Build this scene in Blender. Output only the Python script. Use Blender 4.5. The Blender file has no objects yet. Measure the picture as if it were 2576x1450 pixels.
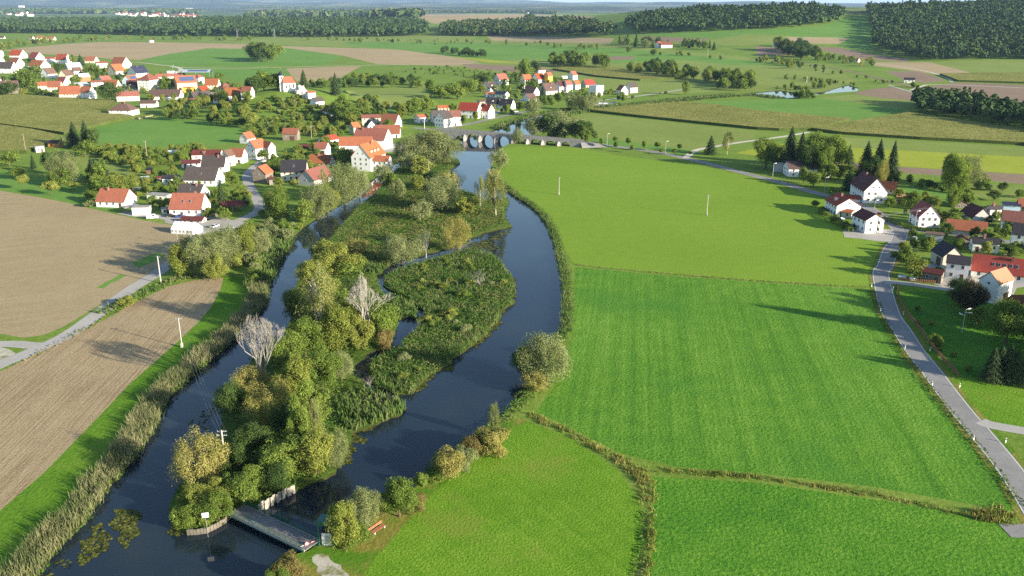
import bpy, bmesh, math, random
import numpy as np
from mathutils import Vector, geometry
R = math.radians
random.seed(11)
rng = np.random.default_rng(11)
sc = bpy.context.scene
COL = sc.collection

# ------------------------------------------------------------------ camera, sky, sun, exposure
CAM_H = 90.0
FD, CX, CY = 2165.0, 1288.0, 725.0        # focal length and centre in units of the 2576 x 1450 view
PIT = math.atan((CY - 9) / FD)
cam = bpy.data.cameras.new('camera')
cam.sensor_width = 36; cam.lens = 36 * FD / 2576
cam.clip_start = 1; cam.clip_end = 80000
co = bpy.data.objects.new('camera', cam); COL.objects.link(co)
co.location = (0, 0, CAM_H); co.rotation_euler = (math.pi / 2 - PIT, 0, 0)
sc.camera = co

SUN_EL = R(16.2)
sun_dir = Vector((0.87 * math.cos(SUN_EL), -0.49 * math.cos(SUN_EL), math.sin(SUN_EL))).normalized()
world = bpy.data.worlds.new('World'); sc.world = world; world.use_nodes = True
wn = world.node_tree
sky = wn.nodes.new('ShaderNodeTexSky'); sky.sky_type = 'NISHITA'; sky.sun_disc = False
sky.sun_elevation = SUN_EL; sky.sun_rotation = math.atan2(sun_dir.x, sun_dir.y)
sky.air_density = 1.0; sky.dust_density = 0.6; sky.ozone_density = 2.0
wn.links.new(sky.outputs[0], wn.nodes['Background'].inputs[0])
wn.nodes['Background'].inputs[1].default_value = 0.09
sl = bpy.data.lights.new('sun', 'SUN'); sl.energy = 4.8; sl.angle = R(0.5); sl.color = (1, 0.89, 0.70)
so = bpy.data.objects.new('sun', sl); COL.objects.link(so)
so.rotation_euler = sun_dir.to_track_quat('Z', 'Y').to_euler()
sc.view_settings.view_transform = 'Standard'; sc.view_settings.look = 'None'
sc.view_settings.exposure = 1.57; sc.view_settings.gamma = 1; sc.view_settings.use_curve_mapping = False
cy = sc.cycles
cy.max_bounces = 6; cy.diffuse_bounces = 2; cy.glossy_bounces = 3; cy.transmission_bounces = 3
cy.volume_bounces = 1; cy.transparent_max_bounces = 8
cy.use_denoising = False; cy.use_adaptive_sampling = False
cy.caustics_reflective = False; cy.caustics_refractive = False

# ------------------------------------------------------------------ projection and terrain
cP, sP = math.cos(PIT), math.sin(PIT)
def ray(px, py):
    u = (px - CX) / FD; v = (CY - py) / FD
    return (u, cP + v * sP, v * cP - sP)
def proj(x, y, z):
    dz = z - CAM_H
    d = y * cP - dz * sP; v = y * sP + dz * cP
    return CX + FD * x / d, CY - FD * v / d, d
def sstep(a, b, x):
    t = min(1, max(0, (x - a) / (b - a))); return t * t * (3 - 2 * t)
def gauss(x, y, cx, cy_, sx, sy):
    return math.exp(-((x - cx) / sx) ** 2 - ((y - cy_) / sy) ** 2)
def hgt(x, y):
    z = 0.0
    if 560 < y < 1050 and -420 < x < 20:
        z += 17.5 * gauss(x, y, -203, 800, 62, 70)
        z += 5.0 * gauss(x, y, -90, 820, 60, 90)
    if y > 1250:
        ridge = sstep(1400, 2550, y) * (1 - sstep(2900, 4800, y))
        z += 78 * ridge * sstep(-50, 620, x) 
        z += 34 * gauss(x, y, -150, 4300, 900, 800)
    return z
def hit(px, py):
    d = ray(px, py)
    if d[2] >= -1e-4: d = (d[0], d[1], -1e-4)
    t0 = CAM_H / -d[2]
    if t0 * d[1] < 560: return (d[0] * t0, d[1] * t0, 0.0)
    t = 500.0; tp = t
    while t < 60000:
        x, y, z = d[0] * t, d[1] * t, CAM_H + d[2] * t
        if z <= hgt(x, y): break
        tp = t; t *= 1.006
    for _ in range(18):
        m = (t + tp) / 2
        if CAM_H + d[2] * m <= hgt(d[0] * m, d[1] * m): t = m
        else: tp = m
    return (d[0] * t, d[1] * t, CAM_H + d[2] * t)
def at(px, py, z):
    d = ray(px, py); t = (z - CAM_H) / d[2]
    return (d[0] * t, d[1] * t, z)
def height_at(p, ytop):
    lo, hi = 0.0, 120.0
    for _ in range(40):
        m = (lo + hi) / 2
        if proj(p[0], p[1], p[2] + m)[1] > ytop: lo = m
        else: hi = m
    return lo

# ------------------------------------------------------------------ object helpers
def tag(o, label=None, cat=None, group=None, kind=None):
    if label: o['label'] = label
    if cat: o['category'] = cat
    if group: o['group'] = group
    if kind: o['kind'] = kind
    return o
def new(name, me, parent=None, mat=None, loc=None):
    o = bpy.data.objects.new(name, me); COL.objects.link(o)
    if mat is not None:
        for m in (mat if isinstance(mat, (list, tuple)) else [mat]):
            me.materials.append(m)
    if parent is not None: o.parent = parent
    if loc is not None: o.location = loc
    return o
def empty(name, loc, rz=0, label=None, cat=None, group=None):
    o = bpy.data.objects.new(name, None); COL.objects.link(o)
    o.location = loc; o.rotation_euler = (0, 0, rz)
    return tag(o, label, cat, group)
def qmesh(name, V, F):
    V = np.asarray(V, dtype=np.float32); F = np.asarray(F, dtype=np.int32)
    k = F.shape[1]; n = len(F)
    me = bpy.data.meshes.new(name)
    me.vertices.add(len(V)); me.vertices.foreach_set('co', V.ravel())
    me.loops.add(n * k); me.loops.foreach_set('vertex_index', F.ravel())
    me.polygons.add(n)
    me.polygons.foreach_set('loop_start', np.arange(n, dtype=np.int32) * k)
    me.polygons.foreach_set('loop_total', np.full(n, k, dtype=np.int32))
    me.update(calc_edges=True); me.validate()
    return me
class MB:
    """collects faces with a material index"""
    def __init__(s): s.v = []; s.f = []; s.m = []
    def face(s, pts, m=0):
        b = len(s.v); s.v += [tuple(p) for p in pts]; s.f.append(tuple(range(b, b + len(pts)))); s.m.append(m)
    def box(s, c, d, rz=0, m=0):
        cz, sz = math.cos(rz), math.sin(rz); b = len(s.v)
        for k in (-1, 1):
            for i, j in ((-1, -1), (1, -1), (1, 1), (-1, 1)):
                x, y = i * d[0] / 2, j * d[1] / 2
                s.v.append((c[0] + x * cz - y * sz, c[1] + x * sz + y * cz, c[2] + k * d[2] / 2))
        for f in ((3, 2, 1, 0), (4, 5, 6, 7), (0, 1, 5, 4), (1, 2, 6, 5), (2, 3, 7, 6), (3, 0, 4, 7)):
            s.f.append(tuple(b + i for i in f)); s.m.append(m)
    def tube(s, p, q, r0, r1, n=6, m=0, cap=True):
        p = Vector(p); q = Vector(q); d = (q - p).normalized()
        a = d.orthogonal().normalized(); c = d.cross(a); b = len(s.v)
        for (o, r) in ((p, r0), (q, r1)):
            for i in range(n):
                t = 2 * math.pi * i / n
                s.v.append(tuple(o + a * (math.cos(t) * r) + c * (math.sin(t) * r)))
        for i in range(n):
            j = (i + 1) % n
            s.f.append((b + i, b + j, b + n + j, b + n + i)); s.m.append(m)
        if cap:
            s.f.append(tuple(b + n + i for i in range(n))); s.m.append(m)
            s.f.append(tuple(b + n - 1 - i for i in range(n))); s.m.append(m)
    def mesh(s, name, smooth=False):
        me = bpy.data.meshes.new(name); me.from_pydata(s.v, [], s.f)
        if any(s.m): me.polygons.foreach_set('material_index', s.m)
        if smooth: me.polygons.foreach_set('use_smooth', [True] * len(s.f))
        me.update(); return me
    def build(s, name, mat, parent=None, loc=None, smooth=False):
        return new(name, s.mesh(name, smooth), parent, mat, loc)

# ------------------------------------------------------------------ materials
def srgb(r, g, b):
    f = lambda c: (c / 255 / 12.92 if c <= 10 else ((c / 255 + 0.055) / 1.055) ** 2.4)
    return (f(r), f(g), f(b), 1)
class NT:
    def __init__(s, name):
        s.m = bpy.data.materials.new(name); s.m.use_nodes = True
        s.t = s.m.node_tree; s.b = s.t.nodes['Principled BSDF']
        s.b.inputs['Specular IOR Level'].default_value = 0.2
    def n(s, typ, ins=None, **kw):
        o = s.t.nodes.new('ShaderNode' + typ)
        for k, v in kw.items(): setattr(o, k, v)
        for k, v in (ins or {}).items(): s.set(o.inputs[k], v)
        return o
    def set(s, i, v):
        if isinstance(v, bpy.types.NodeSocket): s.t.links.new(v, i)
        else: i.default_value = v
    def math(s, op, a, b=0.0, c=None):
        o = s.n('Math', operation=op); s.set(o.inputs[0], a); s.set(o.inputs[1], b)
        if c is not None: s.set(o.inputs[2], c)
        return o.outputs[0]
    def coord(s, scale=None, rot=None):
        o = s.n('TexCoord').outputs['Object']
        if scale or rot:
            mp = s.n('Mapping'); s.set(mp.inputs[0], o)
            if rot is not None: mp.inputs['Rotation'].default_value = (0, 0, rot)
            if scale: mp.inputs['Scale'].default_value = scale
            o = mp.outputs[0]
        return o
    def noise(s, vec, scale, detail=4, rough=0.6, dist=0.0):
        return s.n('TexNoise', {'Vector': vec, 'Scale': scale, 'Detail': detail, 'Roughness': rough, 'Distortion': dist}).outputs['Fac']
    def ramp(s, fac, stops):
        o = s.n('ValToRGB'); s.set(o.inputs[0], fac); e = o.color_ramp.elements
        while len(e) < len(stops): e.new(0.5)
        for i, (p, c) in enumerate(stops): e[i].position = p; e[i].color = c if len(c) == 4 else (*c, 1)
        return o.outputs[0]
    def mix(s, fac, a, b, mode='MIX'):
        o = s.n('Mix', data_type='RGBA', blend_type=mode)
        s.set(o.inputs[0], fac); s.set(o.inputs[6], a); s.set(o.inputs[7], b)
        return o.outputs[2]
    def bump(s, h, strength=0.5, dist=0.1):
        o = s.n('Bump', {'Height': h, 'Strength': strength, 'Distance': dist}); s.set(s.b.inputs['Normal'], o.outputs[0])
    def base(s, c, rough=0.8): s.set(s.b.inputs['Base Color'], c); s.b.inputs['Roughness'].default_value = rough

def ground_mat(name, c0, c1, c2, sf=0.9, scs=0.03, bump=0.8, bd=0.35, rows=None, patch=None, contrast=0.16):
    """three tones from fine to coarse noise; rows = (angle, spacing, amount, distortion); patch = (colour, scale, low, high)"""
    t = NT(name); v = t.coord()
    fine = t.noise(v, sf, 6, 0.65); coarse = t.noise(v, scs, 4, 0.55)
    mid = t.noise(v, sf * 0.16, 3, 0.6)
    f = t.math('ADD', t.math('MULTIPLY', fine, 0.5), t.math('ADD', t.math('MULTIPLY', coarse, 0.3), t.math('MULTIPLY', mid, 0.2)))
    hsrc = fine
    if rows:
        a, sp, amt, dis = rows
        vr = t.coord(scale=(1 / sp, 0.05 / sp, 1), rot=0) if False else t.n('Mapping', {'Vector': t.coord(rot=a), 'Scale': (1 / sp, 0.016 / sp, 1)}).outputs[0]
        w = t.noise(vr, 1.6, 3, 0.65, dis * 0.05)
        f = t.math('ADD', f, t.math('MULTIPLY', t.math('SUBTRACT', w, 0.5), amt * 3.0))
        hsrc = t.math('ADD', fine, t.math('MULTIPLY', w, amt * 2.5))
    col = t.ramp(f, [(0.5 - contrast, c0), (0.5, c1), (0.5 + contrast, c2)])
    if patch:
        pc, ps, lo, hi = patch
        pn = t.n('MapRange', {'Value': t.noise(v, ps, 5, 0.6), 'From Min': lo, 'From Max': hi}).outputs[0]
        col = t.mix(pn, col, pc if isinstance(pc, bpy.types.NodeSocket) else (*pc, 1) if len(pc) == 3 else pc)
    t.base(col, 0.95); t.bump(hsrc, bump, bd)
    t.b.inputs['Specular IOR Level'].default_value = 0.05
    return t.m
def leaf_mat(name, c0, c1, c2, trans=0.35, scale=0.35):
    t = NT(name); g = t.n('NewGeometry'); oi = t.n('ObjectInfo')
    v = t.n('TexCoord').outputs['Object']
    nz = t.noise(v, 3.2, 2, 0.5)
    f = t.math('ADD', t.math('MULTIPLY', g.outputs['Random Per Island'], 0.45),
               t.math('ADD', t.math('MULTIPLY', oi.outputs['Random'], 0.25), t.math('MULTIPLY', nz, 0.4)))
    col = t.ramp(f, [(0.2, c0), (0.52, c1), (0.85, c2)])
    t.base(col, 0.75)
    t.b.inputs['Specular IOR Level'].default_value = 0.08
    tr = t.n('BsdfTranslucent', {'Color': t.mix(1.0, col, (1.0, 1.15, 0.5, 1), 'MULTIPLY')})
    mx = t.n('MixShader', {0: trans, 1: t.b.outputs[0], 2: tr.outputs[0]})
    t.t.links.new(mx.outputs[0], t.t.nodes['Material Output'].inputs[0])
    return t.m
def cover_mat(name, cols, wscale=0.06, trans=0.3):
    """for scattered blades and leaves in world coordinates: patches of several tones"""
    t = NT(name); g = t.n('NewGeometry'); v = t.n('TexCoord').outputs['Object']
    nz = t.noise(v, wscale, 5, 0.65)
    f = t.math('ADD', t.math('MULTIPLY', t.math('SUBTRACT', g.outputs['Random Per Island'], 0.5), 0.30), nz)
    k = len(cols)
    col = t.ramp(f, [(0.28 + 0.44 * i / (k - 1), c) for i, c in enumerate(cols)])
    t.base(col, 0.8); t.b.inputs['Specular IOR Level'].default_value = 0.08
    tr = t.n('BsdfTranslucent', {'Color': col})
    mx = t.n('MixShader', {0: trans, 1: t.b.outputs[0], 2: tr.outputs[0]})
    t.t.links.new(mx.outputs[0], t.t.nodes['Material Output'].inputs[0])
    return t.m
def plain_mat(name, c, rough=0.6, var=0.25, scale=1.5, spec=0.3, metal=0, bump=0.0):
    t = NT(name); v = t.coord(); nz = t.noise(v, scale, 5, 0.65)
    c = c if len(c) == 4 else (*c, 1)
    dk = tuple(x * (1 - var) for x in c[:3]) + (1,); lt = tuple(min(1, x * (1 + var * 0.6)) for x in c[:3]) + (1,)
    t.base(t.ramp(nz, [(0.3, dk), (0.52, c), (0.75, lt)]), rough)
    t.b.inputs['Specular IOR Level'].default_value = spec; t.b.inputs['Metallic'].default_value = metal
    if bump: t.bump(nz, bump, 0.05)
    return t.m
def roof_mat(name, c, var=0.35, grey=0.25):
    t = NT(name); v = t.coord(); oi = t.n('ObjectInfo')
    st = t.noise(t.coord(scale=(0.9, 0.35, 0.35)), 0.9, 5, 0.7)
    fine = t.noise(v, 3.5, 4, 0.7)
    f = t.math('ADD', t.math('MULTIPLY', st, 0.6), t.math('MULTIPLY', fine, 0.4))
    c = (*c[:3], 1)
    col = t.ramp(f, [(0.3, tuple(x * (1 - var) for x in c[:3]) + (1,)), (0.5, c), (0.72, tuple(min(1, x * (1 + 0.7 * var)) for x in c[:3]) + (1,))])
    hv = t.n('HueSaturation', {'Color': col, 'Value': t.math('ADD', 0.82, t.math('MULTIPLY', oi.outputs['Random'], 0.34)),
                               'Hue': t.math('ADD', 0.488, t.math('MULTIPLY', oi.outputs['Random'], 0.024)),
                               'Saturation': t.math('ADD', 0.85, t.math('MULTIPLY', oi.outputs['Random'], 0.25))}).outputs[0]
    course = t.n('TexWave', {'Vector': v, 'Scale': 0.9, 'Distortion': 0.4}, bands_direction='Z').outputs['Fac']
    t.base(t.mix(t.math('MULTIPLY', course, 0.22), hv, (c[0] * 0.35, c[1] * 0.35, c[2] * 0.4, 1)), 0.75)
    t.bump(t.math('ADD', course, fine), 0.4, 0.06)
    return t.m
M = {}
# roofs
M['orange'] = roof_mat('roof_orange_tile', srgb(146, 88, 68))
M['rust'] = roof_mat('roof_rust_tile', srgb(130, 80, 62))
M['red'] = roof_mat('roof_red_tile', srgb(140, 66, 54))
M['crim'] = roof_mat('roof_crimson_tile', srgb(138, 58, 50), 0.2)
M['dred'] = roof_mat('roof_dark_red_tile', srgb(88, 46, 44))
M['brown'] = roof_mat('roof_brown_tile', srgb(98, 76, 68))
M['grey'] = roof_mat('roof_grey_slate', srgb(75, 68, 66))
M['dark'] = roof_mat('roof_dark_slate', srgb(48, 46, 52))
M['navy'] = roof_mat('roof_navy_tile', srgb(44, 49, 68), 0.15)
M['steel'] = plain_mat('roof_steel_sheet', srgb(150, 160, 172), 0.45, 0.12, 0.6, 0.4)
M['tan'] = roof_mat('roof_tan_tile', srgb(160, 120, 92), 0.2)
M['flat'] = plain_mat('roof_flat_felt', srgb(140, 138, 134), 0.85, 0.2, 0.8)
# walls
M['white'] = plain_mat('wall_white_render', (0.76, 0.75, 0.72), 0.8, 0.06, 0.5, 0.15)
M['cream'] = plain_mat('wall_cream_render', (0.72, 0.66, 0.48), 0.8, 0.07, 0.5, 0.15)
M['beige'] = plain_mat('wall_beige_render', (0.5, 0.45, 0.36), 0.8, 0.1, 0.5, 0.15)
M['gwall'] = plain_mat('wall_grey_render', (0.42, 0.42, 0.41), 0.85, 0.15, 0.6, 0.1)
M['blue'] = plain_mat('wall_pale_blue_render', (0.5, 0.62, 0.74), 0.8, 0.06, 0.5, 0.1)
M['pink'] = plain_mat('wall_pink_render', (0.66, 0.36, 0.28), 0.8, 0.1, 0.5, 0.1)
M['yellow'] = plain_mat('wall_yellow_render', (0.72, 0.43, 0.07), 0.8, 0.1, 0.5, 0.1)
M['wood'] = plain_mat('wall_weathered_wood', (0.2, 0.17, 0.14), 0.9, 0.35, 1.2, 0.1)
M['owood'] = plain_mat('wall_orange_wood', (0.42, 0.2, 0.06), 0.8, 0.25, 1.2, 0.1)
M['brick'] = plain_mat('wall_brick', (0.4, 0.16, 0.09), 0.85, 0.3, 2.5, 0.1)
M['glass'] = plain_mat('window_glass', (0.02, 0.025, 0.03), 0.12, 0.1, 1, 0.5)
M['frame'] = plain_mat('window_frame_paint', (0.55, 0.54, 0.52), 0.5, 0.05)
M['door'] = plain_mat('door_brown_wood', (0.09, 0.05, 0.03), 0.6, 0.3)
M['solar'] = plain_mat('solar_glass', (0.06, 0.085, 0.16), 0.25, 0.1, 0.5, 0.5)
M['chim'] = plain_mat('chimney_brick', (0.25, 0.13, 0.1), 0.9, 0.3, 3)
# general
M['concrete'] = plain_mat('pole_concrete', (0.4, 0.39, 0.37), 0.85, 0.12, 2)
M['polewood'] = plain_mat('pole_wood', (0.3, 0.26, 0.21), 0.9, 0.25, 2)
M['metal'] = plain_mat('galvanised_metal', (0.4, 0.41, 0.42), 0.4, 0.1, 2, 0.5, 0.3)
M['greenmetal'] = plain_mat('green_painted_steel', (0.02, 0.11, 0.07), 0.45, 0.2, 2, 0.4)
M['whitepaint'] = plain_mat('white_paint', (0.8, 0.8, 0.8), 0.5, 0.03)
M['black'] = plain_mat('black_rubber', (0.02, 0.02, 0.02), 0.7, 0.1)
M['redpaint'] = plain_mat('red_paint', (0.5, 0.02, 0.02), 0.5, 0.05)
M['bark'] = plain_mat('bark_brown', (0.11, 0.085, 0.06), 0.95, 0.35, 3, 0.05)
M['birchbark'] = plain_mat('bark_pale', (0.5, 0.47, 0.42), 0.9, 0.3, 2.5, 0.1)
M['deadwood'] = plain_mat('dead_wood', (0.27, 0.255, 0.23), 0.9, 0.2, 2.5, 0.1)
M['timber'] = plain_mat('bench_timber', (0.3, 0.13, 0.075), 0.7, 0.25, 3)
M['fencewood'] = plain_mat('fence_wood', (0.22, 0.12, 0.06), 0.85, 0.3, 2)
M['rock'] = plain_mat('limestone', (0.5, 0.48, 0.43), 0.95, 0.35, 0.8, 0.05, 0, 0.8)
# leaves
M['Lbro'] = leaf_mat('leaf_green', (0.07, 0.12, 0.02), (0.135, 0.195, 0.036), (0.23, 0.285, 0.06))
M['Ldk'] = leaf_mat('leaf_dark_green', (0.03, 0.066, 0.018), (0.058, 0.1, 0.026), (0.1, 0.15, 0.04))
M['Lwil'] = leaf_mat('leaf_willow', (0.115, 0.145, 0.055), (0.195, 0.225, 0.09), (0.31, 0.33, 0.16))
M['Lgol'] = leaf_mat('leaf_golden', (0.15, 0.15, 0.035), (0.27, 0.25, 0.07), (0.41, 0.37, 0.15))
M['Loli'] = leaf_mat('leaf_olive', (0.11, 0.145, 0.026), (0.195, 0.228, 0.045), (0.31, 0.325, 0.08))
M['Lspr'] = leaf_mat('needle_spruce', (0.02, 0.040, 0.018), (0.038, 0.065, 0.026), (0.07, 0.10, 0.036), 0.1)
M['Lbir'] = leaf_mat('leaf_birch', (0.11, 0.135, 0.04), (0.18, 0.205, 0.06), (0.27, 0.275, 0.1))
M['Lred'] = leaf_mat('leaf_reddish', (0.11, 0.1, 0.03), (0.19, 0.155, 0.055), (0.26, 0.215, 0.085))
M['Lmar'] = leaf_mat('leaf_maroon', (0.035, 0.032, 0.018), (0.065, 0.055, 0.03), (0.1, 0.085, 0.045))
# ------------------------------------------------------------------ ground: one planar map of fields, islands and banks
g = ground_mat
M['g_base'] = g('ground_rough_grass', (0.077, 0.128, 0.018), (0.129, 0.202, 0.030), (0.198, 0.247, 0.053), 0.6, 0.02, 0.7, 0.3)
M['g_far'] = g('ground_far_plain', (0.025, 0.056, 0.025), (0.075, 0.125, 0.037), (0.200, 0.213, 0.088), 0.012, 0.0016, 0.0, 0.1, contrast=0.1)
M['m_light'] = g('meadow_light', (0.105, 0.19, 0.016), (0.148, 0.24, 0.024), (0.19, 0.285, 0.038), 1.6, 0.012, 0.7, 0.2, rows=(R(97), 1.8, 0.06, 1.5), contrast=0.2)
M['m_deep'] = g('meadow_deep', (0.040, 0.130, 0.014), (0.085, 0.200, 0.020), (0.155, 0.275, 0.040), 1.4, 0.012, 1.0, 0.4, rows=(R(8), 3.6, 0.10, 6.0), contrast=0.14, patch=((0.055, 0.165, 0.02), 0.022, 0.52, 0.72))
M['m_near'] = g('meadow_near', (0.055, 0.145, 0.010), (0.105, 0.215, 0.015), (0.18, 0.28, 0.034), 2.0, 0.03, 1.0, 0.3, rows=(R(-35), 1.5, 0.07, 2.0), contrast=0.16, patch=((0.16, 0.20, 0.03), 0.05, 0.55, 0.75))
M['m_dark'] = g('meadow_long_grass', (0.030, 0.115, 0.012), (0.068, 0.185, 0.016), (0.13, 0.25, 0.03), 1.3, 0.035, 1.2, 0.5, rows=(R(-60), 1.2, 0.05, 3.0), contrast=0.14)
M['m_dull'] = g('meadow_dull', (0.123, 0.167, 0.034), (0.167, 0.216, 0.048), (0.216, 0.253, 0.075), 0.5, 0.012, 0.4, 0.2)
M['m_green'] = g('pasture_green', (0.075, 0.165, 0.026), (0.11, 0.215, 0.038), (0.155, 0.25, 0.055), 0.5, 0.012, 0.5, 0.2)
M['m_yel'] = g('stubble_yellow_green', (0.18, 0.21, 0.02), (0.24, 0.28, 0.03), (0.29, 0.32, 0.05), 0.4, 0.02, 0.3, 0.1, rows=(R(95), 3, 0.06, 1.0))
M['verge'] = g('verge_dry_grass', (0.10, 0.12, 0.02), (0.18, 0.17, 0.035), (0.25, 0.21, 0.07), 1.2, 0.07, 0.8, 0.25, patch=((0.07, 0.16, 0.012), 0.09, 0.48, 0.62))
M['bankgrass'] = g('bank_grass', (0.05, 0.12, 0.010), (0.09, 0.19, 0.014), (0.15, 0.215, 0.03), 1.1, 0.05, 0.9, 0.3)
M['f_near'] = g('field_harrowed_near', (0.211, 0.155, 0.087), (0.288, 0.222, 0.131), (0.352, 0.281, 0.171), 1.6, 0.03, 1.0, 0.22, rows=(R(-3), 0.9, 0.22, 2.2), patch=((0.153, 0.199, 0.032), 0.035, 0.66, 0.8))
M['f_big'] = g('field_harrowed_big', (0.229, 0.178, 0.100), (0.291, 0.231, 0.133), (0.344, 0.277, 0.167), 1.2, 0.015, 0.7, 0.2, rows=(R(62), 1.2, 0.14, 2.0), patch=((0.149, 0.187, 0.037), 0.02, 0.70, 0.85))
M['f_far'] = g('field_ploughed_far', (0.255, 0.196, 0.108), (0.306, 0.239, 0.136), (0.367, 0.292, 0.168), 0.3, 0.008, 0.3, 0.2, rows=(R(70), 9, 0.05, 1.0))
M['f_dk'] = g('field_ploughed_dark', (0.16, 0.115, 0.08), (0.205, 0.15, 0.105), (0.25, 0.19, 0.135), 0.3, 0.01, 0.4, 0.2, rows=(R(12), 6, 0.06, 1.0))
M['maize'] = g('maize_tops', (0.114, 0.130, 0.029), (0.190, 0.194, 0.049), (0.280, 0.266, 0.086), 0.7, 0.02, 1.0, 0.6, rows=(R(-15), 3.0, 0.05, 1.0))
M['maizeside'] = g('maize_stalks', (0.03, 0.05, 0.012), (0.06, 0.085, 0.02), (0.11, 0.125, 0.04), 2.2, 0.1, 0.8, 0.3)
M['isl'] = g('island_soil_and_herbs', (0.039, 0.080, 0.013), (0.088, 0.136, 0.022), (0.176, 0.192, 0.048), 0.9, 0.06, 0.9, 0.4)
M['islm'] = g('island_herb_meadow', (0.066, 0.106, 0.015), (0.131, 0.169, 0.027), (0.210, 0.200, 0.056), 1.0, 0.06, 1.0, 0.45, patch=((0.249, 0.150, 0.069), 0.055, 0.50, 0.66))
M['gravel'] = g('gravel_pale', (0.27, 0.25, 0.2), (0.37, 0.35, 0.29), (0.46, 0.44, 0.38), 1.5, 0.2, 0.6, 0.1, patch=((0.15, 0.16, 0.05), 0.35, 0.5, 0.66))
M['yard'] = g('yard_paving', (0.25, 0.23, 0.2), (0.33, 0.31, 0.28), (0.4, 0.38, 0.34), 0.8, 0.05, 0.3, 0.05)
M['bank'] = g('bank_earth', (0.015, 0.02, 0.008), (0.03, 0.035, 0.012), (0.05, 0.055, 0.02), 1.5, 0.2, 0.6, 0.2)
M['asph'] = g('road_asphalt', (0.15, 0.146, 0.142), (0.215, 0.21, 0.204), (0.28, 0.273, 0.262), 2.2, 0.06, 0.15, 0.03)
M['lane'] = g('lane_asphalt_pale', (0.26, 0.25, 0.23), (0.33, 0.315, 0.29), (0.38, 0.365, 0.34), 1.2, 0.06, 0.15, 0.03)
M['dirt'] = g('track_gravel', (0.36, 0.33, 0.27), (0.45, 0.42, 0.35), (0.53, 0.5, 0.43), 1.2, 0.1, 0.3, 0.05)

def tileco(t, s):
    x0, y0, k = {'A': (0, 0, 3.7175), 'B': (606.3, 0, 3.7175), 'B6': (606.3, 259.8, 3.7175), 'E': (0, 346.5, 3.7175),
                 'R': (1883.1, 346.5, 3.7175), 'C': (1169.3, 155.9, 7.435), 'T3': (1212.7, 0, 3.7175), 'T4': (1883.1, 0, 3.7175),
                 'Z3': (606.3, 606.3, 3.7175), 'W': (0, 86.6, 9.906), 'D': (0, 0, 1), 'L1': (0, 713.7, 3.7175),
                 'L2': (0, 1060.2, 3.7175), 'S': (519.7, 1060.2, 3.7175), 'Q': (1883.1, 692.9, 3.7175), 'Q2': (1883.1, 1060.2, 3.7175)}[t]
    v = [float(a) for a in s.replace(';', ' ').replace(',', ' ').split()]
    return [(x0 + v[i] / k, y0 + v[i + 1] / k) for i in range(0, len(v) - 1, 2)]
RIVER = tileco('D', '60 1475 90 1448 150 1370 215 1310 270 1225 330 1160 390 1070 410 1015 470 955 560 878 610 832 662 770 676 720 702 665 742 592 765 570 800 548 845 520 890 496 905 478 935 455 952 440 983 428 992 410 1060 400 1110 385 1146 372 1160 350 1230 331 1243 327 1277 311 1304 303 1335 292 1380 286 1409 279 1440 275 1520 268.5 1600 261.5 1700 249.5 1764 244.3 1850 238 1905 232.5 1960 228 1990 232 2035 234 2071 232 2112 219 2135 214 2160 222 2157 230 2112 233 2071 237 1995 246 1964 248 1905 240 1850 240.5 1764 247.3 1700 253 1600 266 1500 274 1440 282 1419 292 1380 318 1344 338 1300 352 1262 372 1240 400 1235 420 1245 440 1257 460 1280 480 1300 497 1335 517 1360 540 1383 572 1395 610 1405 650 1415 690 1418 730 1420 770 1418 810 1412 835 1395 850 1370 900 1345 950 1320 985 1290 1020 1262 1045 1210 1090 1150 1130 1100 1160 1060 1200 1040 1228 1000 1250 940 1285 900 1305 830 1335 805 1355 790 1376 775 1387 720 1400 690 1425 675 1475 660 1560 0 1560')
ISL_A = tileco('D', '430 1328 470 1341 520 1336 560 1316 585 1290 650 1283 735 1238 790 1215 845 1190 862 1150 880 1110 887 1088 960 1060 1010 1040 1018 1025 1000 1008 960 997 925 977 895 945 893 915 925 890 975 870 995 840 1000 810 1003 797 1045 800 1052 790 1035 765 1000 748 975 742 957 722 945 690 958 686 982 665 1003 654 1087 636 1130 623 1152 617 1174 604 1211 588 1252 577 1286 569 1275 550 1274 529 1282 507 1277 498 1240 508 1211 500 1192 488 1171 481 1141 473 1147 448 1124 432 1157 410 1150 400 1128 396 1090 402 1040 412 1000 424 985 440 968 462 950 480 918 506 884 541 850 580 825 610 800 635 775 662 752 700 744 750 736 800 722 850 650 885 604 940 580 990 563 1050 548 1100 505 1160 456 1208 443 1240 424 1290')
ISL_B = tileco('D', '966 703 983 687 1010 676 1090 652 1144 637 1198 629 1233 641 1262 660 1273 681 1289 700 1295 727 1289 762 1265 781 1249 810 1225 843 1184 872 1133 913 1104 929 1063 964 1036 991 996 991 942 972 931 942 930 915 969 893 1004 878 1020 853 1042 835 1074 802 1063 781 1036 757 996 738 969 716')
ISL_UP = tileco('D', '975 500 1040 470 1130 500 1200 520 1262 535 1274 560 1200 580 1130 620 1050 640 985 655 930 660 880 650 850 625 880 585 920 545')
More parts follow.
